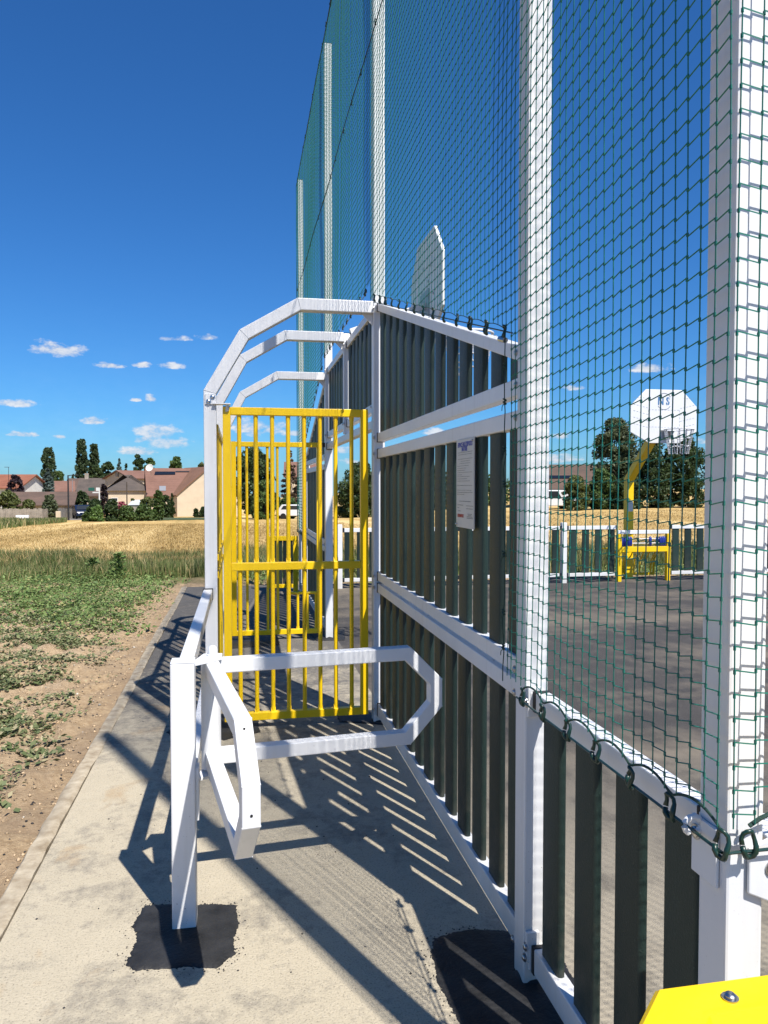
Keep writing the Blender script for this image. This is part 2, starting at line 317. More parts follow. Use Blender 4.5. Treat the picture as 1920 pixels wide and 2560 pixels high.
def link_mesh(name, me, mat, parent=None, smooth=False, bevel=0, loc=None, sharp=40):
    if mat is not None: me.materials.append(M[mat] if isinstance(mat, str) else mat)
    o = bpy.data.objects.new(name, me); C.objects.link(o)
    if smooth:
        me.polygons.foreach_set('use_smooth', [True] * len(me.polygons)); me.set_sharp_from_angle(angle=R(sharp))
    if parent is not None:
        o.parent = parent; o.matrix_parent_inverse = parent.matrix_basis.inverted()
    if loc is not None: o.location = loc
    if bevel:
        b = o.modifiers.new('bevel', 'BEVEL'); b.width = bevel; b.segments = 2; b.limit_method = 'ANGLE'; b.angle_limit = R(35); b.harden_normals = False
    return o
def empty(name, label, cat, loc=(0, 0, 0), group=None):
    o = bpy.data.objects.new(name, None); C.objects.link(o); o.location = loc; o.empty_display_size = .1
    return tag(o, label, cat, group)
def tag(o, label, cat, group=None, kind=None):
    o['label'] = label; o['category'] = cat
    if group: o['group'] = group
    if kind: o['kind'] = kind
    return o
def struct(o): o['kind'] = 'structure'; return o
def np_mesh(name, V, F, mat, parent=None, smooth=False):
    """V (n,3) float, F (m,k) int: quick mesh from arrays"""
    V = np.asarray(V, dtype=np.float32); F = np.asarray(F, dtype=np.int32); k = F.shape[1]
    me = bpy.data.meshes.new(name); me.vertices.add(len(V)); me.vertices.foreach_set('co', V.ravel())
    me.loops.add(F.size); me.loops.foreach_set('vertex_index', F.ravel()); me.polygons.add(len(F))
    me.polygons.foreach_set('loop_start', np.arange(0, F.size, k, dtype=np.int32))
    me.update(calc_edges=True); me.validate()
    return link_mesh(name, me, mat, parent, smooth)

# ------------------------------------------------------------------ ground
def vnoise(x, y, s, seed=0):                    # cheap smooth value noise
    x = np.asarray(x) / s; y = np.asarray(y) / s; xi = np.floor(x).astype(int); yi = np.floor(y).astype(int); fx = x - xi; fy = y - yi
    fx = fx * fx * (3 - 2 * fx); fy = fy * fy * (3 - 2 * fy)
    h = lambda a, b: (np.sin(a * 127.1 + b * 311.7 + seed * 74.7) * 43758.5453) % 1.0
    return (h(xi, yi) * (1 - fx) + h(xi + 1, yi) * fx) * (1 - fy) + (h(xi, yi + 1) * (1 - fx) + h(xi + 1, yi + 1) * fx) * fy
PATH_L, PATH_END = -.865, 12.95
def land_height(x, y):
    z = terr_z(x, y)
    rough = (vnoise(x, y, .42, 1) - .5) * .06 + (vnoise(x, y, .15, 2) - .5) * .060 + (vnoise(x, y, .07, 3) - .5) * .040 + (vnoise(x, y, 1.6, 4) - .5) * .05
    m = np.clip((-.90 - x) / .25, 0, 1); m = np.maximum(m, np.clip((y - PATH_END) / .3, 0, 1) * (x < 40))
    far = np.clip((y - 16) / 4, 0, 1)
    z = z + rough * m * (1 - .6 * far) + .012 * m
    slab = (x > -.92) & (y < PATH_END + .02) & (x < 30.4)
    return np.where(slab, -.09, z)
def build_land():
    xs = np.unique(np.concatenate([-np.geomspace(9, 600, 34), np.arange(-9, -.88, .034), np.linspace(-.88, 16, 60), np.geomspace(16, 700, 34)]))
    ys = np.unique(np.concatenate([-np.geomspace(1, 300, 14), np.arange(-1, 2, .25), np.arange(2, 17, .045), np.linspace(17, 60, 90), np.geomspace(60, 1600, 40)]))
    X, Y = np.meshgrid(xs, ys); Z = land_height(X, Y); V = np.stack([X, Y, Z], -1).reshape(-1, 3); nx, ny = len(xs), len(ys)
    i = np.arange(ny - 1)[:, None] * nx + np.arange(nx - 1)[None, :]; F = np.stack([i, i + 1, i + nx + 1, i + nx], -1).reshape(-1, 4)
    struct(np_mesh('field', V, F, 'land', smooth=True))
build_land()
def sheet(name, poly, z0, z1, mat):
    b = MB(); b.prism([(p[0], p[1], z0) for p in poly], (0, 0, z1 - z0)); return struct(b.build(name, mat))
sheet('path', [(PATH_L, -6), (1.03, -6), (1.03, PATH_END), (PATH_L, PATH_END)], -.12, 0.0, 'path')
sheet('court', [(1.031, -6), (30, -6), (30, PATH_END), (1.031, PATH_END)], -.12, -.002, 'court')
k = MB(); n = 150; ys = np.linspace(-6, PATH_END, n); k.v = []
prof = [(-.955, -.10), (-.952, .000), (-.944, .008), (-.884, .009), (-.868, .003), (-.867, -.10)]
for i, y in enumerate(ys):
    w = .006 * math.sin(y * 1.3) + random.uniform(-.0035, .0035)
    k.v += [(x + w + random.uniform(-.003, .003), y, z + (random.uniform(-.004, .003) if z > 0 else 0)) for (x, z) in prof]
q = len(prof); k.f = [(i * q + j, i * q + j + 1, (i + 1) * q + j + 1, (i + 1) * q + j) for i in range(n - 1) for j in range(q - 1)]
struct(k.build('kerb', 'kerb', smooth=True))
OUTLINES = []
def patch(name, pix, label_z=.004):
    P = [onZ(u, v, label_z) for (u, v) in pix]; out = []
    for i, p in enumerate(P):
        qn = P[(i + 1) % len(P)]; d = qn - p; m = max(2, int(d.length / .007))
        for j in range(m):
            a = p + d * (j / m); nr = Vector((-d.y, d.x, 0)).normalized(); out.append(a + nr * (random.gauss(0, .0022) + .007 * (vnoise(a.x, a.y, .035, 5) - .5) + .014 * (vnoise(a.x, a.y, .11, 6) - .5)))
    OUTLINES.append(out); n = len(out); cx = sum(p.x for p in out) / n; cy_ = sum(p.y for p in out) / n; b = MB()
    sh = lambda p, k: (cx + (p.x - cx) * k, cy_ + (p.y - cy_) * k)          # feathered, slightly domed repair
    rg = [[(p.x, p.y, .0006) for p in out], [(*sh(p, .975), .0035 + random.uniform(0, .002)) for p in out], [(*sh(p, .90), .0065) for p in out]]
    b.add([v for r_ in rg for v in r_], [(i * n + j, i * n + (j + 1) % n, (i + 1) * n + (j + 1) % n, (i + 1) * n + j) for i in range(2) for j in range(n)] + [tuple(range(2 * n, 3 * n))])
    o = b.build(name, 'bitumen', smooth=True); return struct(o)
def pc(L, x0, y0, s): return [(x0 + x / s, y0 + y / s) for (x, y) in L]
patch('bitumen_patch', pc([(480, 640), (700, 630), (1060, 625), (1240, 628), (1390, 640), (1400, 830), (1370, 960), (1370, 1120), (1250, 1180), (1190, 1250), (1090, 1250), (930, 1235), (600, 1265), (390, 1290), (290, 1220), (340, 1150), (400, 920), (330, 850)], 240, 2100, 3.95))
patch('bitumen_patch', pc([(1000, 1080), (1200, 1035), (1560, 1050), (1700, 1250), (1900, 1600), (2050, 1900), (1500, 1950), (1180, 1640), (1110, 1480), (1040, 1330), (985, 1160)], 600, 1820, 2.074))
patch('bitumen_patch', pc([(985, 815), (1100, 795), (1240, 800), (1300, 880), (1200, 872), (1000, 860)], 380, 1400, 2.126))
patch('bitumen_patch', [(495, 1790), (640, 1775), (650, 1830), (560, 1850), (490, 1838)])
patch('bitumen_patch', [(560, 1588), (690, 1578), (700, 1612), (570, 1622)])
patch('bitumen_patch', [(770, 1580), (862, 1573), (862, 1600), (790, 1602)])
patch('bitumen_patch', [(415, 1830), (470, 1800), (520, 1800), (530, 1840), (440, 1850)])

# ------------------------------------------------------------------ the slatted end wall
PX0, PX1 = .914, .994                           # post faces
RX0, RX1 = .936, .986                           # rails
BX, BT, BW = .950, .026, .132                   # boards: face, thickness, width
def board_mesh(z0, z1, z2=None, z3=None, W=BW, T=BT):  # rounded board standing on z0, tops z1 (near) and z2 (far)
    r = .0105; pts = []
    for cx, cy, a0 in ((T / 2 - r, W / 2 - r, 0), (-T / 2 + r, W / 2 - r, 90), (-T / 2 + r, -W / 2 + r, 180), (T / 2 - r, -W / 2 + r, 270)):
        for a in (0, 45, 90): pts.append((cx + r * math.cos(R(a0 + a)), cy + r * math.sin(R(a0 + a))))
    n = len(pts); z2 = z1 if z2 is None else z2; b = MB()
    top = lambda y: z1 + (z2 - z1) * (y + W / 2) / W
    b.add([(x, y, z0) for x, y in pts] + [(x, y, top(y)) for x, y in pts], [tuple(range(n))[::-1], tuple(range(n, 2 * n))] + [(i, (i + 1) % n, n + (i + 1) % n, n + i) for i in range(n)])
    me = bpy.data.meshes.new('board'); me.from_pydata(b.v, [], b.f); me.polygons.foreach_set('use_smooth', [True] * len(me.polygons)); me.set_sharp_from_angle(angle=R(50))
    me.materials.append(M['plank']); return me
_bm = {}
def bolt(parent, p, ax, r=.011):
    b = MB(); b.lathe([(r * 1.45, 0), (r * 1.45, .002), (r, .002), (r, .005), (r * .7, .0075), (r * .3, .008)], p, ax, 12); b.build('bolt', 'steel', parent, True)
def wall_panel(label, y0, y1, n, zb, zt, slope=None, hb=.060, ht=.062, name='slatted_panel'):
    """zb, zt: bottoms of lower rail / top of upper rail; slope=(zt at y0, zt at y1)"""
    root = empty(name, label, 'fence panel', (.96, (y0 + y1) / 2, zb), 'dark green slatted panels of the end wall')
    if zb < .1: hb = .085
    rt = (slope or (zt, zt)); zl = zb + hb
    b = MB(); b.box(RX0, RX1, y0 + .034, y1 - .034, zb, zl); b.build('rail', 'white', root, bevel=.004)
    b = MB(); a = (y0 + .03, rt[0]); c = (y1 - .03, rt[1])
    b.prism([(RX0, a[0], a[1] - ht), (RX0, c[0], c[1] - ht), (RX0, c[0], c[1]), (RX0, a[0], a[1])], (RX1 - RX0, 0, 0)); b.build('rail', 'white', root, bevel=.004)
    for (y, z0, z1) in ((y0, zb, zl), (y1, zb, zl), (y0, rt[0] - ht, rt[0]), (y1, rt[1] - ht, rt[1])):
        s = 1 if y == y0 else -1
        b = MB(); b.box(RX0 - .003, RX1 + .003, min(y + s * .018, y + s * .038), max(y + s * .018, y + s * .038), z0 - .003, z1 + .003); b.build('end_cap', 'cap', root, bevel=.002)
        b = MB(); b.box(PX0 + .012, RX1 - .004, min(y, y + s * .02), max(y, y + s * .02), z0 + .002, z1 - .002); bk = b.build('bracket', 'white', root, bevel=.003)
        bolt(bk, (RX0 - .022, y + s * .008, (z0 + z1) / 2), (-1, 0, 0), .009)
    p = (y1 - y0 - .01) / n
    for i in range(n):
        yc = y0 + .005 + p * (i + .5); L = lambda y: rt[0] - ht + (rt[1] - rt[0]) * (y - y0) / (y1 - y0)
        key = (round(zl, 4), round(L(yc - BW / 2), 4), round(L(yc + BW / 2), 4))
        if key not in _bm: _bm[key] = board_mesh(-.004, key[1] - zl + .004, key[2] - zl + .004)
        o = bpy.data.objects.new('board', _bm[key]); C.objects.link(o); o.parent = root; o.matrix_parent_inverse = root.matrix_basis.inverted()
        o.location = (BX + BT / 2 + random.uniform(-.0015, .0015), yc + random.uniform(-.002, .002), zl); o.rotation_euler = (0, 0, random.uniform(-.012, .012))
    for y in np.linspace(y0 + .35, y1 - .35, 3 if n > 5 else 2):
        b = MB(); b.lathe([(.006, 0), (.006, .002), (.003, .0025)], (RX0 + .022, y, zl if False else rt[0] + (rt[1] - rt[0]) * (y - y0) / (y1 - y0)), (0, 0, 1), 8); b.build('screw', 'steel', root)
    return root
Y1a, Y1b, Y2a, Y2b, Y3a, Y3b, Y4a, Y4b, Y5a, Y5b = 2.34, 2.43, 5.21, 5.30, 8.25, 8.34, 10.98, 11.07, 12.0, 12.09
LOW = (.056, .985); MID = (1.004, 1.916); UP = 1.966
wall_panel('short low four-board slatted panel next to the thick corner post', 1.38, Y1a, 4, *LOW)
wall_panel('lowest slatted panel beside the turnstile, below the white double rail', Y1b, Y2a, 13, *LOW)
wall_panel('middle slatted panel carrying the printed notice', Y1b, Y2a, 13, *MID)
wall_panel('sloping topmost slatted panel above the printed notice, falling away from the goal', Y1b, Y2a, 13, UP, 0, (2.128, 2.915), ht=.052)
wall_panel('lowest slatted panel beyond the goal, at the far end of the walkway', Y3b, Y4a, 12, *LOW)
wall_panel('middle slatted panel beyond the goal', Y3b, Y4a, 12, *MID)
wall_panel('sloping topmost slatted panel beyond the goal', Y3b, Y4a, 12, UP, 0, (2.915, 2.128), ht=.052)
wall_panel('short low slatted panel at the far corner of the end wall', Y4b, Y5a, 4, *LOW)
YM = (Y2b + Y3a) / 2
wall_panel('upright slatted panel over the goal mouth, next to the notice', Y2b, YM - .03, 7, 2.19, 2.95)
wall_panel('upright slatted panel over the goal mouth, on the far half', YM + .03, Y3a, 7, 2.19, 2.95)
def net_post(label, ya, yb, h, x0=PX0, x1=PX1):
    root = empty('net_post', label, 'post', ((x0 + x1) / 2, (ya + yb) / 2, 0), 'white steel posts of the end wall')
    b = MB(); b.box(x0, x1, ya, yb, -.05, h); b.build('post_tube', 'white', root, bevel=.006)
    b = MB(); b.box(x0 + .002, x1 - .002, ya + .002, yb - .002, h, h + .006); b.build('post_cap', 'cap', root)
    b = MB(); b.add([(( x0 + x1) / 2 + (x1 - x0) * .72 * math.cos(a) * random.uniform(.85, 1.15), (ya + yb) / 2 + (yb - ya) * .72 * math.sin(a) * random.uniform(.85, 1.15), .0) for a in np.linspace(0, 6.2, 14)] +
                    [((x0 + x1) / 2 + (x1 - x0) * .5 * math.cos(a), (ya + yb) / 2 + (yb - ya) * .5 * math.sin(a), .016) for a in np.linspace(0, 6.2, 14)],
                    [(i, (i + 1) % 14, 14 + (i + 1) % 14, 14 + i) for i in range(14)] + [tuple(range(14, 28))]); b.build('tar_collar', 'bitumen', root)
    return root
P0 = net_post('thick white corner post behind the net, above the near yellow-capped panel', 1.29, 1.38, 6.45)
P1 = net_post('white post between the short four-board panel and the tall panel with the notice', Y1a, Y1b, 6.45)
net_post('white post where the first arch joins, between notice panel and goal mouth', Y2a, Y2b, 6.45)
net_post('white post at the far side of the goal mouth', Y3a, Y3b, 6.40)
net_post('low white post beyond the goal without net extension', Y4a, Y4b, 2.13)
net_post('white post at the far end of the net', Y5a, Y5b, 6.43)
net_post('short white post in the middle of the slats over the goal mouth', YM - .03, YM + .03, 3.02)
for o in bpy.data.objects:                       # the middle post starts on the crossbar, it has no foot
    if o.get('label', '').startswith('short white post in the middle'):
        for c in list(o.children):
            if c.name.startswith('tar_collar'): bpy.data.objects.remove(c, do_unlink=True)
            elif c.name.startswith('post_tube'):
                for v in c.data.vertices:
                    if v.co.z < 1: v.co.z = 2.13
        o.location.z = 2.13
        for c in o.children: c.matrix_parent_inverse = o.matrix_basis.inverted()
cb = empty('goal_crossbar', 'white crossbar under the slats over the goal mouth', 'crossbar', (.95, YM, 2.1))
b = MB(); b.box(.930, .990, Y2b + .02, Y3a - .02, 2.068, 2.13); b.build('bar', 'white', cb, bevel=.005)
for y, s in ((Y2b, 1), (Y3a, -1)):
    b = MB(); b.box(.926, .992, min(y, y + s * .028), max(y, y + s * .028), 2.062, 2.136); b.build('end_cap', 'cap', cb, bevel=.002)


# ------------------------------------------------------------------ goal cage: three arches and the rear posts
cage = empty('goal_cage', 'white three-arch cage of the goal standing behind the end wall', 'goal', (-.2, YM, 0))
def arch(Y, xr, ztop, first=False):
    sec = .082
    A = onY(480 + 88 / 3.19, 700 + 890 / 3.19, 5.25); Bp = onY(480 + 375 / 3.19, 700 + 415 / 3.19, 5.25); Cp = onY(480 + 845 / 3.19, 700 + 158 / 3.19, 5.25)
    dz = ztop - (Cp.z - .041); off = .041
    pts = [(xr, Y, -.04), (xr, Y, A.z - .012 + dz), (Bp.x + off * .82, Y, Bp.z - off * .62 + dz), (Cp.x + off * .15, Y, ztop), (PX0 - .001, Y, ztop)]
    b = MB(); b.sweep(pts, (0, 1, 0), sec, sec); o = b.build('arch', 'white', cage, bevel=.005)
    g = MB(); g.prism([(PX0 - .001, Y - .004, ztop - .042), (PX0 - .001, Y - .004, ztop - .12), (PX0 - .075, Y - .004, ztop - .042)], (0, .008, 0)); g.build('gusset', 'white', o)
    for i in (1, 2, 3):                          # weld seams at the mitres
        p = Vector(pts[i]); a = (Vector(pts[i]) - Vector(pts[i - 1])).normalized(); c = (Vector(pts[i + 1]) - p).normalized(); m = Vector((0, 1, 0)).cross((a + c).normalized()).normalized()
        t = MB(); t.sweep([p - m * .0425, p + m * .0425], (a + c).normalized(), .0035, .0825); t.build('weld_seam', 'zinc', o)
    return o
XR = onY(526, 1150, 5.25).x
arch(5.255, XR, 2.897); arch(YM, XR + .012, 2.985); arch(8.295, XR + .03, 2.855)
# back panel of the cage: yellow uprights between yellow rails
for (ya, yb, nb) in ((5.30, YM - .045, 8), (YM + .045, 8.25, 8)):
    for (z0, z1) in ((.09, .14), (1.03, 1.075), (1.15, 1.195), (2.03, 2.08)):
        b = MB(); b.box(XR + .012, XR + .052, ya, yb, z0, z1); b.build('back_rail', 'yellow', cage, bevel=.003)
    for i in range(nb):
        y = ya + (yb - ya) * (i + .5) / nb
        b = MB(); b.tube([(XR + .032, y, .138), (XR + .032, y, 2.035)], .0135, 10); b.build('back_bar', 'yellow', cage, True)
# hinge bracket at the top of the near rear post
hb = MB(); hb.box(XR - .030, XR + .039, 5.205, 5.2135, 2.205, 2.275); hp = hb.build('hinge_plate', 'white', cage, bevel=.002)
bolt(hp, (XR - .008, 5.2045, 2.222), (0, -1, 0), .012); bolt(hp, (XR + .018, 5.2045, 2.252), (0, -1, 0), .012)
hb = MB(); hb.box(XR + .02, XR + .135, 5.19, 5.26, 2.205, 2.213); hb.tube([(XR + .115, 5.225, 2.165), (XR + .115, 5.225, 2.207)], .012, 10); hb.build('hinge_arm', 'white', cage, bevel=.001)

# yellow side gate of the near end
def gate(label, Y, pixl, pixr, top, bot, mid, bars, opening=None):
    xl, xr = onY(pixl, 1219, Y).x, onY(pixr, 1219, Y).x; g = empty('barred_gate', label, 'gate', ((xl + xr) / 2, Y, bot), 'yellow barred side gates of the goal')
    S = .052
    for x0 in (xl, xr - S):
        b = MB(); b.box(x0, x0 + S, Y - S / 2, Y + S / 2, bot, top); b.build('stile', 'yellow', g, bevel=.003)
        b = MB(); b.box(x0 + .003, x0 + S - .003, Y - S / 2 + .003, Y + S / 2 - .003, top, top + .004); b.build('stile_cap', 'cap', g)
    for i, z in enumerate([top - S / 2, bot + S / 2] + ([mid] if mid else [])):
        b = MB(); b.box(xl + S, xr - S, Y - S * .46, Y + S * .46, z - S / 2, z + S / 2); b.build('rail', 'yellow', g, bevel=.003)
    for (x, hi) in bars:
        segs = [(bot + S - .002, mid - S / 2 + .002), (mid + S / 2 - .002, top - S + .002)] if (mid and hi is None) else [(bot + S - .002, hi or (top - S + .002))]
        for (z0, z1) in segs:
            # the bar ends are pressed flat where they meet the rails
            b = MB(); b.tube([(x, Y, z0), (x, Y, z1)], .0145, 12); b.build('bar', 'yellow', g, True)
            for ze, s in ((z0, 1), (z1, -1)):
                t = MB(); t.add([(x - .0155, Y - .0155, ze), (x + .0155, Y - .0155, ze), (x + .0155, Y + .0155, ze), (x - .0155, Y + .0155, ze)] + [(x - .0155 , Y - .004, ze + s * .03), (x + .0155, Y - .004, ze + s * .03), (x + .0155, Y + .0155, ze + s * .03), (x - .0155, Y + .0155, ze + s * .03)],
                              [(0, 1, 5, 4), (1, 2, 6, 5), (2, 3, 7, 6), (3, 0, 4, 7), (4, 5, 6, 7), (3, 2, 1, 0)]); t.build('bar_collar', 'yellow', g)
    if opening:
        x0, z = opening; b = MB(); b.tube([(x0, Y, z), (xr - S + .002, Y, z)], .0165, 12); b.build('short_rail', 'yellow', g, True)
    return g, xl, xr
YG = 5.255
ng, gxl, gxr = gate('tall yellow barred gate hinged on the white arch, with a middle rail', YG, 558, 919, 2.192, .055, 1.112,
     [(onY(u, 1219, YG).x, None) for u in (598.7, 640, 680.8, 720.6, 760.5, 800, 839, 878.7)])
bolt(ng, (gxl + .026, YG - .0265, 2.166), (0, -1, 0), .006)
YF = 8.295
fg, _, _ = gate('yellow barred gate on the far side of the goal with a low opening', YF, 578, 803, 2.14, .055, None,
     [(onY(u, 1219, YF).x, None) for u in (617, 643, 668.5, 693.5, 719)] + [(onY(u, 1219, YF).x, .50) for u in (743.5, 768, 789)], (onY(719, 1219, YF).x, .50))
for y, x in ((YF, onY(803, 1219, YF).x),):
    b = MB(); b.box(x + .001, PX0 - .001, y - .022, y + .022, 2.09, 2.138); b.build('rubber_stop', 'cap', fg, bevel=.002)

# ------------------------------------------------------------------ turnstile
ts = empty('turnstile', 'white two-armed turnstile with its square post and handrail', 'turnstile', (-.21, 2.92, 0))
TX0, TX1, TY0, TY1 = -.258, -.170, 2.875, 2.965
b = MB(); b.box(TX0, TX1, TY0, TY1, -.05, 1.0); tp = b.build('support_post', 'white', ts, bevel=.006)
b = MB(); b.box(TX0 + .001, TX1 - .001, TY0 + .001, TY1 - .001, 1.0, 1.004); b.build('post_cap', 'white', ts, bevel=.0015)
b = MB(); b.box(-.243, -.185, TY1, 5.212, .905, .968); b.build('handrail', 'white', ts, bevel=.004)
b = MB(); b.box(-.247, -.181, 5.195, 5.2135, .899, .974); b.build('end_cap', 'cap', ts, bevel=.002)
b = MB(); b.box(-.238, -.190, TY1, 5.212, .40, .455); b.build('lower_rail', 'white', ts, bevel=.004)
CX, CY = -.118, 3.075
b = MB(); b.lathe([(.0385, 0), (.0385, .43)], (CX, CY, .535), k=28); b.build('pivot_tube', 'white', ts, True)
b = MB(); b.prism([(TX1 - .035, TY1 - .05, .972), (TX1 - .001, TY1 + .055, .972), (CX - .03, CY + .04, .972), (CX + .045, CY + .035, .972), (CX + .045, CY - .04, .972)], (0, 0, .012)); b.build('pivot_plate', 'white', ts, bevel=.002)
b = MB(); b.prism([(TX1 - .035, TY1 - .01, .516), (TX1 - .001, TY1 + .055, .516), (CX - .03, CY + .04, .516), (CX + .045, CY + .035, .516), (CX + .045, CY - .04, .516)], (0, 0, .012)); b.build('pivot_plate', 'white', ts, bevel=.002)
b = MB(); b.box(TX1 - .001, TX1 + .012, TY0 + .02, TY1 - .01, .40, .60); b.build('bracket', 'white', ts, bevel=.002)
b = MB(); b.lathe([(.024, 0), (.024, .006), (.019, .007), (.019, .022), (.017, .030), (.011, .037), (.003, .040)], (CX + .008, CY, .984), k=20); b.build('dome_nut', 'white', ts, True)
b = MB(); b.lathe([(.016, 0), (.016, -.02), (.008, -.034)], (CX, CY, .516), k=12); b.build('lower_nut', 'white', ts, True)
def arm(ang, ex=0):
    d = Vector((math.cos(R(ang)), math.sin(R(ang)), 0)); T = .056; q = T / 2; c0 = Vector((CX, CY, 0))
    prof = [(.022, .971 - q), (.83 - q * .4, .971 - q), (.975 - q, .822 - q * .3), (.975 - q, .708 + q * .3), (.83 - q * .4, .552 + q), (.022, .552 + q)]
    pts = [c0 + d * s + Vector((0, 0, z)) for (s, z) in prof]; nrm = d.cross(Vector((0, 0, 1)))
    b = MB(); b.sweep(pts, nrm, T * .95, T); o = b.build('arm_frame', 'white', ts, bevel=.004)
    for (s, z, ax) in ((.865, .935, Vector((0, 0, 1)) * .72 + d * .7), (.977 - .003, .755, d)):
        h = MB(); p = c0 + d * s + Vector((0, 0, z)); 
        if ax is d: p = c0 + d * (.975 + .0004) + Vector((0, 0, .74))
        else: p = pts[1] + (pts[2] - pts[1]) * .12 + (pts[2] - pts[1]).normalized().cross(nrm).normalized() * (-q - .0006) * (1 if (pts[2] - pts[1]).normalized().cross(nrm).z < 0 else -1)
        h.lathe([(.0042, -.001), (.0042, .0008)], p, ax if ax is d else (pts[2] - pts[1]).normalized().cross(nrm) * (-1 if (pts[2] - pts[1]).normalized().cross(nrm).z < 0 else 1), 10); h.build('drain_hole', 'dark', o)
    for i in (1, 2, 3, 4):
        p = pts[i]; a = (pts[i] - pts[i - 1]).normalized(); c = (pts[i + 1] - p).normalized(); mt = nrm.cross((a + c).normalized()).normalized()
        t = MB(); t.sweep([p - mt * (q + .0018), p + mt * (q + .0018)], (a + c).normalized(), .004, T * .955); t.build('weld_seam', 'white', o)
    return o
arm(6.0); arm(-81.5)

# ------------------------------------------------------------------ yellow-framed corner panels
def corner_panel(label, y, x0, x1, zt, near):
    g = empty('corner_barrier', label, 'panel', ((x0 + x1) / 2, y, 0), 'yellow framed corner panels'); S = .075
    if near:
        b = MB(); zc = zt                       # folded sheet cap with a bevelled front lip
        prof = [(y + .04, zc - .05), (y + .04, zc), (y - .045, zc), (y - .052, zc - .004), (y - .075, zc - .045), (y - .075, zc - .09)]
        b.prism([(x0, p[0], p[1]) for p in prof], (x1 - x0, 0, 0)); b.build('top_cap', 'yellow', g, bevel=.006)
        bolt(g, onZ(1560 + 1222 / 4.608, 2360 + 622 / 4.608, zc).to_tuple(), (0, 0, 1), .009)
    else:
        b = MB(); b.box(x0, x1, y - .03, y + .03, zt - S, zt); b.build('top_rail', 'yellow', g, bevel=.004)
    b = MB(); b.box(x0, x1, y - .028, y + .028, .06, .12); b.build('bottom_rail', 'yellow', g, bevel=.004)
    for xx in (x0, x1 - S):
        b = MB(); b.box(xx, xx + S, y - .032, y + .032, .0 if xx > x0 else .06, zt - (.05 if near else .001)); b.build('stile', 'yellow', g, bevel=.004)
    n = max(2, int((x1 - x0 - 2 * S) / .15))
    for i in range(n):
        xc = x0 + S + (x1 - x0 - 2 * S) * (i + .5) / n; w = (x1 - x0 - 2 * S) / n - .012
        b = MB(); b.box(xc - w / 2, xc + w / 2, y - .014, y + .014, .11, zt - S + .01); b.build('board', 'plank', g, bevel=.006)
    return g
tray = empty('yellow_tray', 'yellow metal tray with chamfered corners beside the thick corner post', 'tray', (.95, .70, 0))
TP = [(.488, .902), (.608, 1.022), (1.30, 1.022), (1.42, .905), (1.42, .52), (1.30, .40), (.608, .40), (.488, .52)]
def inset(P, k):
    c = (sum(p[0] for p in P) / len(P), sum(p[1] for p in P) / len(P)); return [(c[0] + (p[0] - c[0]) * (1 - k / .48), c[1] + (p[1] - c[1]) * (1 - k / .32)) for p in P]
b = MB(); q = inset(TP, .058); q2 = inset(TP, .066); q3 = inset(TP, .085); n = len(TP); rings = [[(p[0], p[1], .82) for p in TP], [(p[0], p[1], .894) for p in TP], [(p[0], p[1], .90) for p in inset(TP, .006)], [(p[0], p[1], .90) for p in q], [(p[0], p[1], .896) for p in q2], [(p[0], p[1], .85) for p in q3]]
b.add([v for r_ in rings for v in r_], [(i * n + j, i * n + (j + 1) % n, (i + 1) * n + (j + 1) % n, (i + 1) * n + j)[::-1] for i in range(5) for j in range(n)] + [tuple(range(5 * n, 6 * n))[::-1], tuple(range(n))])
b.build('tray_top', 'yellow', tray, True, sharp=28)
b = MB(); b.box(.89, 1.0, .66, .76, -.03, .845); b.build('pedestal', 'yellow', tray, bevel=.006)
bolt(tray, onZ(1560 + 1222 / 4.608, 2360 + 622 / 4.608, .9005).to_tuple(), (0, 0, 1), .0085)
corner_panel('yellow framed green board panel at the far corner of the walkway', 12.12, .42, .90, .885, False)

# ------------------------------------------------------------------ safety net
NX, NYC = .893, 1.268                            # net plane along the wall, and along the near touchline
net = empty('safety_net', 'green safety net hung on the white posts above the end wall', 'net', (NX, 6, 1))
MESH = .045
def hook_line():
    """hooks along the foot of the net: (y, z)"""
    H = [(1.27 + .172 * i, .962) for i in range(7)]
    slope = [(Y1b + .06 + .195 * i, 0) for i in range(14)]
    H2 = [(y, 2.15 + (2.955 - 2.15) * (y - Y1b) / (Y2a - Y1b)) for (y, _) in slope if y < Y2a + .05]
    top = [(Y2b + .12 + .24 * i, 3.035) for i in range(13) if Y2b + .12 + .24 * i < Y3a - .02]
    H3 = [(Y3b + .02 + .2 * i, 2.955 + (2.15 - 2.955) * (.02 + .2 * i) / (Y4a - Y3b)) for i in range(14) if Y3b + .02 + .2 * i < Y4b]
    H4 = [(Y4b + .05 + .17 * i, .962) for i in range(6)]
    return H, H2, top, H3, H4
HS = hook_line()
def foot(y):                                     # foot of the net: sagging arcs between the hooks
    if y < Y1b + .03: L, am = HS[0], .026
    elif y < Y2b: L, am = HS[1], .010
    elif y < Y3b: L, am = HS[2], .018
    elif y < Y4b: L, am = HS[3], .018
    else: L, am = HS[4], .03
    for a, b in zip(L[:-1], L[1:]):
        if a[0] <= y <= b[0]:
            t = (y - a[0]) / (b[0] - a[0]); return a[1] + (b[1] - a[1]) * t + (.038 if L is HS[0] or L is HS[4] else .024), am * math.sin(math.pi * t) ** .8
    e = L[0] if y < L[0][0] else L[-1]; return e[1] + .048, 0.0
ZTOP = 6.36
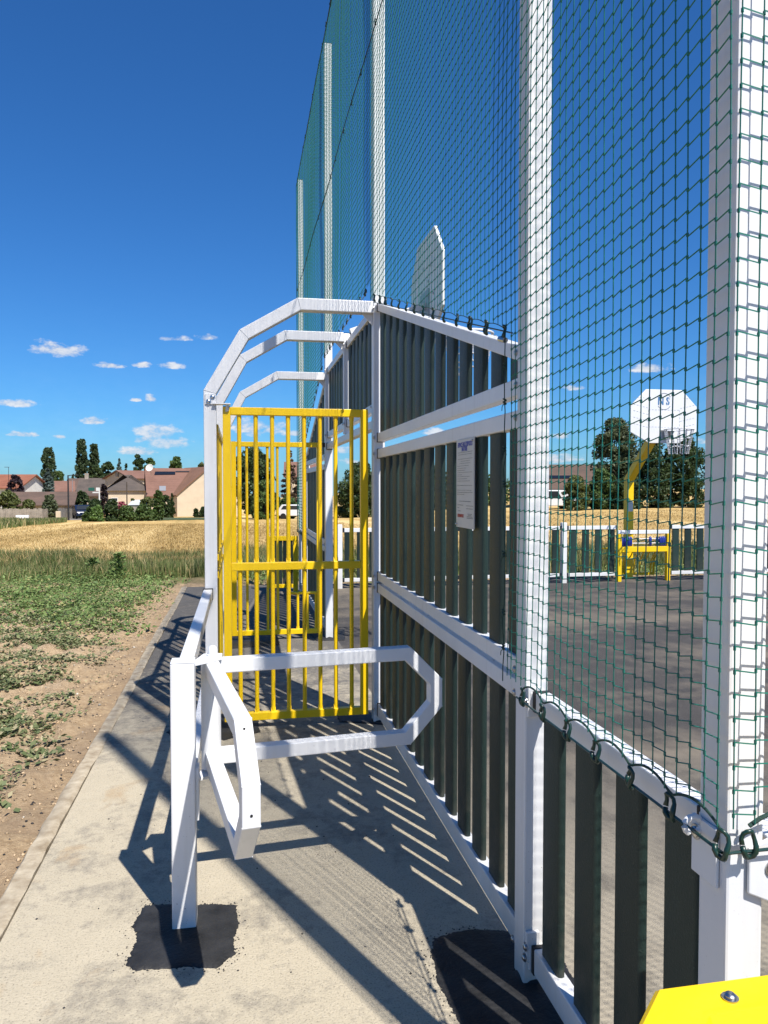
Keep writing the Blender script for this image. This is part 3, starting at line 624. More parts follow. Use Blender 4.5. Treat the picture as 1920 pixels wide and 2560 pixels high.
def strands(cols, place, footf, ztop):
    """cols: running coordinates; place(s, z) -> point; returns arrays of segments (p, q, radius)"""
    segs = []; nz0 = math.floor(.9 / MESH); nodes = []
    for i, s in enumerate(cols):
        zf, am = footf(s); col = {}
        k = math.ceil((zf + am * .6 + .012) / MESH)
        pz = zf + am; prev = place(s, pz, i)
        while k * MESH < ztop:
            z = k * MESH; z2 = z + am * .55 * math.exp(-(z - zf) / .28)
            if z2 > pz + .01:
                a = place(s, z2 - .004, i); b = place(s, z2 + .004, i)
                segs.append((prev, a, .00160)); segs.append((a, b, .0031)); prev = b; col[k] = z2
            k += 1
        segs.append((prev, place(s, ztop, i), .00160)); nodes.append(col)
    for i in range(len(cols) - 1):
        for k, z in nodes[i].items():
            if k in nodes[i + 1]: segs.append((place(cols[i], z + .004, i), place(cols[i + 1], nodes[i + 1][k] - .004, i + 1), .00160))
    return segs
def seg_mesh(name, segs, mat, parent, k=3):
    P = np.array([s[0] for s in segs]); Q = np.array([s[1] for s in segs]); r = np.array([s[2] for s in segs])[:, None]
    T = Q - P; T /= np.maximum(np.linalg.norm(T, axis=1, keepdims=True), 1e-9)
    ref = np.tile(np.array([[.53, .35, .12]]), (len(T), 1)); A = np.cross(T, ref); A /= np.linalg.norm(A, axis=1, keepdims=True); B = np.cross(T, A)
    V = np.stack([X + (A * math.cos(j * 2 * math.pi / k) + B * math.sin(j * 2 * math.pi / k)) * r for X in (P, Q) for j in range(k)], 1).reshape(-1, 3)
    base = np.arange(len(segs))[:, None] * 2 * k
    F = np.concatenate([base + np.array([[j, (j + 1) % k, k + (j + 1) % k, k + j]]) for j in range(k)], 0)
    return np_mesh(name, V, F, mat, parent, True)
wob = lambda s, z: .006 * math.sin(s * 2.1 + z * .9) + .004 * math.sin(z * 3.1 + s)
cols = list(np.arange(NYC + .01, Y5a + .06, MESH))
jit = rng.normal(0, .0016, 4000)
def place_wall(s, z, i): return (NX + wob(s, z) + jit[(i * 7) % 4000], s + .0035 * math.sin(z * 2.3 + i * .05), z)
o = seg_mesh('net_mesh', strands(cols, place_wall, foot, ZTOP), 'net', net)
side = list(np.arange(NX + .012, 3.75, MESH))
hs0 = [(NX + .05 + .172 * i, .962) for i in range(18)]
def foot_side(x):
    for a, b in zip(hs0[:-1], hs0[1:]):
        if a[0] <= x <= b[0]: t = (x - a[0]) / (b[0] - a[0]); return 1.01, .026 * math.sin(math.pi * t) ** .8
    return 1.01, 0.0
seg_mesh('net_mesh', strands(side, lambda s, z, i: (s, NYC + wob(s + 1, z), z), foot_side, ZTOP), 'net', net)
# ropes: top, seam, foot arcs, upright cord at the second post
def rope(pts, r=.0045, mat='rope', name='rope'):
    b = MB(); b.tube(pts, r, 6); return b.build(name, mat, net, True)
rope([(NX, y, ZTOP + .012 * math.sin(y * 3)) for y in np.linspace(NYC, Y5a + .05, 40)], .006)
rope([(x, NYC, ZTOP) for x in (NX, 2.3, 3.75)], .006)
rope([(NX - .004, y, 4.70 + .02 * math.sin(y * 2.2)) for y in np.linspace(NYC, Y5a + .05, 50)], .004)
for L, y0, y1 in ((HS[0], NYC, Y1b + .02), (HS[1], Y1b + .05, Y2b), (HS[2], Y2b, Y3b), (HS[3], Y3b, Y4b), (HS[4], Y4b, Y5b)):
    ys = np.linspace(L[0][0], L[-1][0], 9 * len(L))
    rope([(NX - .003, y, sum(foot(y))) for y in ys], .0031 if L is HS[0] else .0016, name='edge_rope')
rope([(x, NYC - .003, sum(foot_side(x))) for x in np.linspace(NX + .05, 3.7, 120)], .0042, name='edge_rope')
rope([(NX - .004 + random.uniform(-.006, .004), Y1b + .045 + random.uniform(-.004, .004), z) for z in np.linspace(.985, 2.20, 26)], .0018, name='edge_rope')
rope([(NX - .004 + random.uniform(-.004, .004), Y4b - .04 + random.uniform(-.006, .006), z) for z in np.linspace(.985, 2.20, 14)], .0034, name='edge_rope')
rope([(NX - .002, Y5b - .02, z) for z in (.95, 3, ZTOP)], .004, name='edge_rope')
for z in (1.10, 1.22, 1.42, 1.66, 1.78, 1.94, 2.06):      # tied knots on the upright cord
    b = MB(); p = Vector((NX - .006, Y1b + .045, z)); b.tube([p + Vector((math.sin(a * 2.3) * .005, math.cos(a * 2.3) * .006, (a - 2) * .004)) for a in np.linspace(0, 5, 14)], .0026, 6); b.tube([p, p + Vector((-.006, .009, -.014)), p + Vector((-.006, .011, -.028))], .0014, 5); b.build('knot', 'rope', net, True)
rope([(NX - .004, Y5a - .0 - .001, z) for z in (.95, 2.0)], .004, name='edge_rope')
# straight cables the hooks run on, with shackles
for L in HS[:1]: rope([(NX - .004, NYC - .0, L[0][1]), (NX - .004, L[-1][0] + .05, L[-1][1])], .0032, 'hook', 'cable')
rope([(NX + .0, NYC - .004, .962), (3.7, NYC - .004, .962)], .0032, 'hook', 'cable')
for L in HS[1:]: rope([(NX - .004, L[0][0] - .08, L[0][1] - .006), (NX - .004, L[-1][0] + .05, L[-1][1] - .006)], .0028, 'hook', 'cable')
def hook_mesh():
    b = MB(); n = 16; pts = [Vector((.004 * math.sin(a * 3), .0135 * math.cos(a), .027 * math.sin(a) + .020)) for a in np.linspace(0, 2 * math.pi * .985, n)]
    b.tube(pts, [.0045 if p.z > .02 else .0058 for p in pts], 6); me = bpy.data.meshes.new('hook'); me.from_pydata(b.v, [], b.f); me.polygons.foreach_set('use_smooth', [True] * len(me.polygons)); me.materials.append(M['hook']); return me
hm = hook_mesh()
def hook(p, rz=0, sc=1):
    o = bpy.data.objects.new('hook', hm); C.objects.link(o); o.parent = net; o.matrix_parent_inverse = net.matrix_basis.inverted(); o.location = p; o.rotation_euler = (random.uniform(-.25, .25), random.uniform(-.15, .15), rz + random.uniform(-.35, .35)); o.scale = (sc,) * 3
for gi, L in enumerate(HS):
    for (y, z) in L: hook((NX - .004, y, z - .006), 0, 1.0 if gi == 0 else .92)
for (x, z) in hs0[:4]: hook((x, NYC - .004, z - .006), R(90))
for y in np.arange(1.4, Y5a, .36): hook((NX, y, ZTOP - .01), 0, .9)
for y in np.arange(2.4, Y5a, .52): hook((NX - .004, y + random.uniform(-.1, .1), 4.68), 0, .8)
b = MB(); b.tube([(NX - .005, Y1b + .10, 2.165), (NX - .005, Y1b + .045, 2.15)], .010, 8); b.build('shackle', 'steel', net, True)
# white eye bolt on the corner post that holds the cable
b = MB(); b.tube([Vector((PX0 - .004 + .019 * (math.cos(a) - 1), 1.365, .972 + .017 * math.sin(a))) for a in np.linspace(-1.0, 4.2, 12)], .0065, 8); b.build('eye_bolt', 'white', P0, True)

# ------------------------------------------------------------------ near and far touchline fences
def side_panel(label, x0, x1, n, y, group):
    g = empty('touchline_fence', label, 'fence panel', ((x0 + x1) / 2, y, 0), group)
    for (z0, z1) in ((.105, .165), (.92, .985)):
        b = MB(); b.box(x0 + .035, x1 - .035, y - .025, y + .025, z0, z1); b.build('rail', 'white', g, bevel=.004)
        for (xa, s) in ((x0, 1), (x1, -1)):
            b = MB(); b.box(min(xa + s * .012, xa + s * .037), max(xa + s * .012, xa + s * .037), y - .028, y + .028, z0 - .003, z1 + .003); b.build('end_cap', 'cap', g)
    p = (x1 - x0) / n; key = ('s',)
    if key not in _bm: _bm[key] = board_mesh(-.004, .76)
    for i in range(n):
        o = bpy.data.objects.new('board', _bm[key]); C.objects.link(o); o.parent = g; o.matrix_parent_inverse = g.matrix_basis.inverted()
        o.location = (x0 + p * (i + .5), y, .165); o.rotation_euler = (0, 0, R(90) + random.uniform(-.015, .015))
    return g
def side_post(label, x, y, group):
    g = empty('touchline_post', label, 'post', (x, y, 0), group)
    b = MB(); b.box(x - .045, x + .045, y - .045, y + .045, -.03, 1.04); b.build('post_tube', 'white', g, bevel=.005)
    b = MB(); b.box(x - .042, x + .042, y - .042, y + .042, 1.04, 1.046); b.build('post_cap', 'white', g, bevel=.002)
YS = 12.33
SG = 'panels of the far touchline fence'; SP = 'posts of the far touchline fence'
xs_post = [onY(848, 1219, YS).x, onY(1410, 1219, YS).x]
gx0, gx1 = onY(1549, 1219, YS).x, onY(1671, 1219, YS).x
step = xs_post[1] - xs_post[0]
mid_x = (xs_post[0] + xs_post[1]) / 2
side_post('white fence post of the far touchline, seen through the goal beside the opening', xs_post[0], YS, SP)
side_post('white fence post of the far touchline, hidden behind the notice panel', mid_x, YS, SP)
side_post('white fence post of the far touchline, left of the abacus goal', xs_post[1], YS, SP)
side_post('white fence post of the far touchline, right of the abacus goal', gx1 + (gx0 - xs_post[1]), YS, SP)
side_panel('far touchline panel seen through the goal mouth', xs_post[0] + .045, mid_x - .045, 9, YS, SG)
side_panel('far touchline panel seen past the notice panel and through the net', mid_x + .045, xs_post[1] - .045, 9, YS, SG)
side_panel('short four-board far touchline panel left of the abacus goal', xs_post[1] + .045, gx0 - .03, 4, YS, SG)
side_panel('short four-board far touchline panel right of the abacus goal', gx1 + .03, gx1 + (gx0 - xs_post[1]) - .045, 4, YS, SG)
xe = gx1 + (gx0 - xs_post[1]) + .045
side_panel('far touchline panel beyond the abacus goal, behind the thick corner post', xe, xe + 2.6, 12, YS, SG)
side_post('white fence post of the far touchline, last in line behind the thick corner post', xe + 2.645, YS, SP)
# near touchline panel that starts at the thick corner post
side_panel('near touchline panel starting at the thick corner post', PX1 + .062, 3.70, 12, 1.335, 'panels of the near touchline fence')
side_post('white fence post at the end of the near touchline panel', 3.745, 1.335, 'posts of the near touchline fence')
br = MB(); br.prism([(.955, 1.287, .870), (.955, 1.287, .958), (1.010, 1.287, .978), (1.066, 1.287, .978), (1.066, 1.287, .838), (1.04, 1.287, .832)], (0, -.008, 0)); br.box(1.0, 1.066, 1.287, 1.383, .968, .976)
bo = br.build('bracket', 'white', P0, bevel=.003)
bolt(bo, (1.006, 1.2785, .915), (0, -1, 0), .012)
for (z0, z1) in ((.90, .99),):
    b = MB(); b.box(PX0 - .009, PX0 - .001, 1.31, 1.392, .868, .985); bo = b.build('bracket', 'white', P0, bevel=.002); bolt(bo, (PX0 - .0095, 1.375, .953), (-1, 0, 0), .011)
b = MB(); b.box(PX0 + .004, PX1 - .03, Y1a - .017, Y1a - .0005, .90, 1.0); bo = b.build('bracket', 'white', P1, bevel=.003); bolt(bo, (PX0 + .0035, Y1a - .009, .945), (-1, 0, 0), .010)
b = MB(); b.box(PX0 + .004, PX1 - .03, Y1a - .017, Y1a - .0005, .085, .185); bo = b.build('bracket', 'white', P1, bevel=.003); bolt(bo, (PX0 + .0035, Y1a - .009, .135), (-1, 0, 0), .010)

# ------------------------------------------------------------------ text helper
def text_mesh(name, body, size, parent, mat, origin, right, up, align='CENTER', shear=0, bold=0, ext=.0004, sx=1):
    cu = bpy.data.curves.new(name, 'FONT'); cu.body = body; cu.size = size; cu.align_x = align; cu.align_y = 'CENTER'; cu.extrude = ext; cu.offset = bold; cu.resolution_u = 2; cu.shear = shear
    tmp = bpy.data.objects.new(name + '_tmp', cu); C.objects.link(tmp); dg = bpy.context.evaluated_depsgraph_get(); me = bpy.data.meshes.new_from_object(tmp.evaluated_get(dg)); bpy.data.objects.remove(tmp, do_unlink=True)
    r = Vector(right).normalized(); u = Vector(up).normalized(); n = r.cross(u); o3 = Vector(origin)
    for v in me.vertices: v.co = o3 + r * (v.co.x * sx) + u * v.co.y + n * v.co.z
    me.materials.clear(); return link_mesh(name, me, mat, parent)

# ------------------------------------------------------------------ the printed notice
SXN = RX0 - .006
pa = onX(1120 + 180 / 8.51, 1080 + 185 / 8.51, SXN); pb = onX(1120 + 550 / 8.51, 1080 + 92 / 8.51, SXN); pl = onX(1120 + 527 / 8.51, 1080 + 2075 / 8.51, SXN)
sy0, sy1 = pb.y, pa.y; sz1 = min(pa.z, pb.z, 1.858); sz0 = pl.z; sw = sy1 - sy0; sh = sz1 - sz0; sc_y = (sy0 + sy1) / 2
notice = empty('notice', 'printed white notice with blue heading fixed to the slatted panel', 'notice', (SXN, sc_y, sz0))
b = MB(); b.box(SXN, SXN + .006, sy0, sy1, sz0, sz1); b.build('plate', 'signface', notice, bevel=.0015)
rt, upv = (0, -1, 0), (0, 0, 1)
def ny(fx): return sy1 - sw * fx
def sgn(body, fx, fz, size, mat, align='CENTER', bold=0, sx=1, name='lettering'): return text_mesh(name, body, size, notice, mat, (SXN - .0006, ny(fx), sz1 - sh * fz), rt, upv, align, 0, bold, .0003, sx)
sgn('ESPACE MULTISPORTS', .51, .062, sw * .105, 'ink_blue', bold=sw * .004, sx=.80)
sgn('NATURE', .48, .112, sw * .105, 'ink_blue', bold=sw * .004, sx=.80)
sgn('NOUANSPORT', .27, .868, sw * .075, 'ink_red', bold=sw * .003, sx=.72)
rr = random.Random(3)
for fz, a, bb in ((.148, .1, .95), (.172, .12, .9), (.222, .1, .95), (.247, .27, .78), (.272, .2, .82), (.300, .07, .72), (.326, .07, .58), (.350, .07, .52), (.374, .07, .92), (.400, .07, .35), (.421, .07, .8), (.446, .07, .64), (.471, .07, .8), (.521, .04, .92), (.575, .04, .88), (.600, .04, .95), (.622, .04, .48),
                  (.70, .2, .84), (.744, .08, .42), (.748, .6, .98), (.776, .08, .18), (.780, .6, .96), (.812, .13, .28), (.838, .68, .92), (.853, .7, .88), (.868, .63, .95), (.884, .63, .97)):
    m = MB(); x = a
    while x < bb:
        w = rr.uniform(.012, .05); h = sh * (.0042 if fz < .69 else .006) * rr.uniform(.7, 1.1)
        m.box(SXN - .0009, SXN - .0004, ny(min(x + w, bb)), ny(x), sz1 - sh * fz - h / 2, sz1 - sh * fz + h / 2); x += w + .012
    m.build('print_line', 'ink_grey', notice)
for (fx, fz) in ((.95, .03), (.05, .965)): bolt(notice, (SXN - .0002, ny(fx), sz1 - sh * fz), (-1, 0, 0), .004)

# ------------------------------------------------------------------ basketball boards
def octagon(W, H): return [(-W * .27, H), (W * .27, H), (W * .5, H * .69), (W * .5, H * .20), (W * .22, 0), (-W * .22, 0), (-W * .5, H * .20), (-W * .5, H * .69)]
def ring_and_chains(root, c, out, zr):
    b = MB(); o2 = Vector(out); ctr = Vector(c) + o2 * .38; ctr.z = zr; n = 28
    b.tube([ctr + Vector((math.cos(a), math.sin(a), 0)) * .225 for a in np.linspace(0, 2 * math.pi, n + 1)], .011, 8); b.build('ring', 'white', root, True)
    sd = o2.cross(Vector((0, 0, 1))); base = Vector((c[0], c[1], zr))
    b = MB(); b.prism([base + sd * .11 + o2 * .01 + Vector((0, 0, .02)), base - sd * .11 + o2 * .01 + Vector((0, 0, .02)), ctr - o2 * .20 - sd * .07 + Vector((0, 0, .0)), ctr - o2 * .20 + sd * .07], (0, 0, -.012))
    b.prism([base + sd * .06 + o2 * .012, base + sd * .06 + o2 * .012 - Vector((0, 0, .14)), base + sd * .06 + o2 * .17], sd * -.12); b.build('ring_bracket', 'zinc', root)
    for j in range(12):                          # hanging chains
        a = j * 2 * math.pi / 12; p0 = ctr + Vector((math.cos(a), math.sin(a), 0)) * .222; m = MB(); N = 13
        for q in range(N):
            t0, t1 = q / N, (q + .82) / N; f = lambda t: ctr + Vector((math.cos(a + .12 * t), math.sin(a + .12 * t), 0)) * (.222 - .075 * t) + Vector((0, 0, -.40 * t))
            m.tube([f(t0), f(t1)], .009 if q % 2 else .012, 4)
        m.build('chain', 'chain', root)
    for zz, rr_ in ((-.14, .19), (-.27, .168)):
        m = MB(); m.tube([ctr + Vector((math.cos(a), math.sin(a), 0)) * rr_ + Vector((0, 0, zz + .012 * math.sin(6 * a))) for a in np.linspace(0, 2 * math.pi, 25)], .008, 4); m.build('chain', 'chain', root)
def logo(root, c, right, up, out, W, H):
    c = Vector(c); r = Vector(right); u = Vector(up); n = Vector(out); zc = H * .78; o3 = c + u * zc + n * .0165
    for (txt, dx) in (('N', -.062), ('S', .066)): text_mesh('logo_letter', txt, .175, root, 'board_blue', o3 + r * dx, right, up, 'CENTER', 0, .006, .0008, .82)
    for sgn_ in (1, -1):
        m = MB(); P = [o3 + r * (.135 * math.cos(a)) + u * (sgn_ * .135 * math.sin(a)) for a in np.linspace(.6, math.pi - .6, 14)]
        m.sweep(P, out, .001, .010); m.build('logo_arc', 'board_grey', root)
    for k_, dx in ((0, -.075), (3, .07)):      # stencil slashes cut through the letters
        m = MB(); p = o3 + r * dx + n * .0012; m.sweep([p - u * .075 - r * .018, p + u * .075 + r * .018], out, .0006, .006); m.build('logo_slash', 'white', root)
    def dash(p, q):
        L = (q - p).length; t = 0; m = MB()
        while t < L:
            m.sweep([p + (q - p) * (t / L), p + (q - p) * (min(t + .035, L) / L)], out, .0008, .0045); t += .058
        m.build('dashed_line', 'board_grey', root)
    f = lambda x, z: c + r * x + u * z + n * .0165
    for (a, b_) in (((-.235, .62), (.235, .62)), ((-.235, .62), (-.235, .30)), ((.235, .62), (.235, .30)), ((-.235, .30), (.235, .30))): dash(f(a[0] * W, a[1] * H), f(b_[0] * W, b_[1] * H))
    for s in (-1, 1):
        for z in (.36, .48, .60, .72, .84): dash(f(s * .46 * W, (z - .06) * H + (.06 * H)), f(s * .24 * W, (z - .13) * H + (.06 * H)) if z < .8 else f(s * .30 * W, z * H))
# board above this goal, seen from behind
XB = 1.665; bw, bh = 1.16, .93
bb1 = empty('basketball_backboard', 'white basketball backboard above the goal, seen from behind through the net', 'backboard', (XB, YM, 3.0))
b = MB(); b.prism([(XB, YM + y, 2.99 + z) for (y, z) in octagon(bw, bh)], (.03, 0, 0)); b.build('board', 'white', bb1, bevel=.006)
b = MB(); b.sweep([(1.0, YM - .0, 2.93), (1.28, YM, 3.04), (XB - .001, YM, 3.13)], (0, 1, 0), .09, .09); b.build('support_arm', 'white', bb1, bevel=.004)
b = MB(); b.sweep([(.975, YM - .02, 3.03), (XB - .001, YM - .02, 3.30)], (0, 1, 0), .05, .06); b.build('brace', 'white', bb1, bevel=.004)
b = MB(); b.box(XB - .012, XB - .0005, YM - .16, YM + .16, 3.05, 3.42); b.build('mount_plate', 'zinc', bb1)
for (dy, dz) in ((-.2, .62), (.05, .66), (-.12, .5), (.12, .45), (-.3, .35), (.2, .3)): bolt(bb1, (XB - .0004, YM + dy, 2.99 + dz), (-1, 0, 0), .010)
ring_and_chains(bb1, (XB + .03, YM, 0), (1, 0, 0), 3.06)
# side goal with yellow post, backboard and abacus scorer
YB = 11.62
sgx = (gx0 + gx1) / 2
sg = empty('basketball_stand', 'yellow basketball stand with leaning arm, white backboard and low abacus goal', 'basketball stand', (sgx, YS, 0))
xp = onY(1572, 1219, YS + .42).x; YP = YS + .42
bl = onY(1576, 1108, YB); brr = onY(1741, 1108, YB); bcx = (bl.x + brr.x) / 2; W2 = brr.x - bl.x; zb2 = onY(1660, 1108, YB).z; H2 = onY(1660, 974, YB).z - zb2
zb_bend = onY(1565, 1200, YP).z
b = MB(); b.sweep([(xp, YP, -.05), (xp, YP, zb_bend), (bcx - .02, YB + .10, zb2 + .30), ], Vector((bcx - xp, YB - YP, 0)).cross(Vector((0, 0, 1))), .13, .13); b.build('pole', 'yellow', sg, bevel=.008)
b = MB(); b.prism([(bcx + x, YB, zb2 + z) for (x, z) in octagon(W2, H2)], (0, .03, 0)); b.build('board', 'white', sg, bevel=.006)
b = MB(); b.box(bcx - .15, bcx + .15, YB + .031, YB + .12, zb2 + .12, zb2 + .42); b.build('mount_plate', 'zinc', sg)
logo(sg, (bcx, YB + .015, zb2), (1, 0, 0), (0, 0, 1), (0, -1, 0), W2, H2)
ring_and_chains(sg, (bcx + .04, YB, 0), (0, -1, 0), zb2 + .20)
b = MB(); b.box(xp - .05, xp + .05, YP - .0665, YP - .0655, 1.22, 1.42); b.build('sticker', 'signface', sg)
ztop_g = onY(1549, 1335, YS).z; zc_g = onY(1600, 1372, YS).z
for x in (gx0, gx1):
    b = MB(); b.box(x - .033, x + .033, YS - .04, YS + .04, -.02, ztop_g); b.build('goal_post', 'yellow', sg, bevel=.004)
b = MB(); b.box(gx0 + .033, gx1 - .033, YS - .05, YS + .05, zc_g - .05, zc_g + .04); b.build('goal_bar', 'yellow', sg, bevel=.004)
b = MB(); b.box(gx0 - .03, gx1 + .03, YS - .027, YS + .027, ztop_g, ztop_g + .065); b.build('top_rail', 'white', sg, bevel=.004)
for v in (1347, 1358):
    z = onY(1600, v, YS).z; b = MB(); b.tube([(gx0 + .03, YS, z), (gx1 - .03, YS, z)], .008, 8); b.build('abacus_rod', 'white', sg, True)
zr0, zr1 = onY(1600, 1365, YS).z, onY(1600, 1341, YS).z
for i, px in enumerate([1557, 1562.5, 1568, 1573.5, 1578.5, 1627, 1644, 1652, 1657.5, 1662]):
    x = onY(px, 1219, YS).x; b = MB(); b.lathe([(.02, 0), (.028, .01), (.028, zr1 - zr0 - .03), (.015, zr1 - zr0 - .01), (.010, zr1 - zr0)], (x, YS, zr0), k=8); b.build('abacus_counter', 'blue', sg, True)
for x, yy in ((gx0 + .02, .42), (gx1 - .02, .42)):
    b = MB(); b.tube([(x, YS + .03, zc_g - .02), (x, YS + yy * .6, zc_g - .06), (x, YS + yy, zc_g - .22), (x, YS + yy + .02, .05)], .02, 8); b.build('side_tube', 'yellow', sg, True)
b = MB(); b.tube([(gx0 - .16, YS + .4, .04), (gx0 - .16, YS + .40, zc_g - .02), (gx0 - .02, YS + .2, zc_g)], .018, 8); b.build('side_tube', 'yellow', sg, True)
b = MB(); b.box(gx0 - .1, gx1, YS + .42, YS + .48, .05, .10); b.build('base_rail', 'yellow', sg, bevel=.004)
for i in range(8):
    x = gx0 + (gx1 - gx0) * (i + .7) / 8.4; b = MB(); b.tube([(x, YS + .03, zc_g - .04), (x, YS + .28, zc_g - .08), (x + .01, YS + .43, zc_g - .25), (x + .01, YS + .45, .09)], .0125, 8); b.build('back_bar', 'yellow', sg, True)

# ------------------------------------------------------------------ ground cover
def quads_mesh(name, Cn, A, B, mat, bend=None, parent=None, tri=False):
    """leaves: centre Cn, half-axes A (length) and B (width): pointed four-corner leaves"""
    V = np.stack([Cn - A, Cn + B, Cn + A, Cn - B], 1).reshape(-1, 3); F = np.arange(len(V)).reshape(-1, 4); return np_mesh(name, V, F, mat, parent)
def stuff(o, label, cat): tag(o, label, cat, None, 'stuff'); return o
def land_at(x, y): return land_height(np.asarray(x), np.asarray(y))
def unit(v): return v / np.maximum(np.linalg.norm(v, axis=-1, keepdims=True), 1e-9)
def weeds(xc, yc, n_leaf, spread, hgt, size, mat, name, label):
    n = len(xc); k = n_leaf; ang = rng.uniform(0, 2 * np.pi, (n, k)); sp = np.asarray(spread)[:, None]; rad = np.sqrt(rng.uniform(0, 1, (n, k))) * sp; sx = 1.35
    x = xc[:, None] + np.cos(ang) * rad * sx; y = yc[:, None] + np.sin(ang) * rad * .8
    z = land_at(x, y) + rng.uniform(.0, 1, (n, k)) ** 1.6 * np.asarray(hgt)[:, None] * (1 - (rad / sp) * .55) + .008
    Cn = np.stack([x, y, z], -1).reshape(-1, 3); m = len(Cn); s = (np.repeat(np.asarray(size), k) * rng.uniform(.5, 1.25, m))[:, None]
    a = ang.reshape(-1) + rng.normal(0, .7, m); el = rng.uniform(-.25, .8, m); A = np.stack([np.cos(a) * np.cos(el), np.sin(a) * np.cos(el), np.sin(el)], -1)
    Bv = unit(np.cross(A, np.stack([rng.normal(0, .35, m), rng.normal(0, .35, m), np.ones(m)], -1)))
    return stuff(quads_mesh(name, Cn, A * s, Bv * s * rng.uniform(.42, .75, m)[:, None], mat), label, 'weeds')
# wilting low plants on the bare soil, in rough rows across
def scatter(n, x0, x1, y0, y1, dens):
    x = rng.uniform(x0, x1, n * 4); y = rng.uniform(y0, y1, n * 4); d = dens(x, y); k = rng.uniform(0, 1, n * 4) < d; return x[k][:n], y[k][:n]
row = lambda y: .45 + .55 * np.sin(y * 2 * np.pi / .82 + 1.0)
def d_sparse(x, y): return np.clip((-1.2 - x) / .5 + .06, 0, 1) * np.clip(row(y + .7 * vnoise(x, y, 1.1, 21)) + .5 * (vnoise(x, y, .4, 9) - .5), 0.02, 1) * np.clip(vnoise(x, y, .7, 11) * 2.6 - .62, 0, 1) * np.clip(.75 + (y - 3) / 9, .65, 1)
xs_, ys_ = scatter(4300, -8.5, -1.0, 2.0, 11.5, d_sparse)
weeds(xs_, ys_, 20, rng.uniform(.04, .16, len(xs_)), rng.uniform(.02, .09, len(xs_)), rng.uniform(.014, .028, len(xs_)), 'weed', 'field_weeds', 'low wilting green weeds scattered in rows on the bare brown soil')
xs_, ys_ = scatter(1500, -5.5, -1.15, 2.2, 8.2, lambda x, y: np.clip((-1.15 - x) / .6 + .05, 0, 1) * np.clip(vnoise(x, y, .45, 31) * 2.6 - .9, 0, 1))
weeds(xs_, ys_, 20, rng.uniform(.04, .15, len(xs_)), rng.uniform(.02, .08, len(xs_)), rng.uniform(.014, .030, len(xs_)), 'weed', 'field_weeds', 'pale wilting weed tufts on the bare soil close to the kerb')
def d_dense(x, y): return np.clip((vnoise(x, y, .9, 5) * 1.5 - .25) * np.clip((y - 8.3) / 2.6, 0, 1) + .25 * (y > 11.5), 0, 1) * np.clip((-1.05 - x) / .6, 0, 1)
xs_, ys_ = scatter(3600, -11, -1.0, 8.3, 16.3, d_dense); h = .10 + .16 * vnoise(xs_, ys_, .8, 6)
weeds(xs_, ys_, 26, rng.uniform(.10, .24, len(xs_)), h, rng.uniform(.014, .034, len(xs_)), 'weed_lush', 'weed_band', 'lush green weed band between the bare soil and the tall grass')
xs_, ys_ = scatter(900, .2, 14, 13.2, 16.5, lambda x, y: np.clip(vnoise(x, y, .8, 5) * 1.4 - .2, 0, 1)); h = .10 + .14 * vnoise(xs_, ys_, .8, 6)
weeds(xs_, ys_, 20, rng.uniform(.12, .28, len(xs_)), h, rng.uniform(.016, .036, len(xs_)), 'weed_lush', 'fence_weeds', 'green weeds growing behind the far touchline fence')
# a tall thistle-like plant in the weed band
tp_ = on_land(296, 1450)
def bushy_weed(p, H, W, n, label):
    t = rng.uniform(0, 1, n); a = rng.uniform(0, 6.28, n); r = W * (1 - t * .62) * np.sqrt(rng.uniform(0, 1, n)) * (.75 + .35 * np.sin(a * 3 + t * 9)); Cn = np.stack([p.x + r * np.cos(a), p.y + r * np.sin(a), p.z + t * H], -1)
    A = unit(np.stack([np.cos(a), np.sin(a), rng.uniform(-.1, 1.0, n)], -1)) * rng.uniform(.03, .07, n)[:, None]; Bv = unit(np.cross(A, rng.normal(0, 1, (n, 3)))) * rng.uniform(.012, .026, n)[:, None]
    root = empty('tall_weed', label, 'plant', p); quads_mesh('leaves', Cn, A, Bv, 'weed_lush', parent=root); b = MB(); b.tube([p, p + Vector((.02, .01, H * .9))], [.012, .005], 6); b.build('stem', 'weed_lush', root)
bushy_weed(tp_, .50, .24, 330, 'tall dark green weed standing above the weed band')
tp_ = on_land(232, 1440); bushy_weed(tp_, .34, .22, 240, 'shorter bushy weed beside the tall dark green weed')
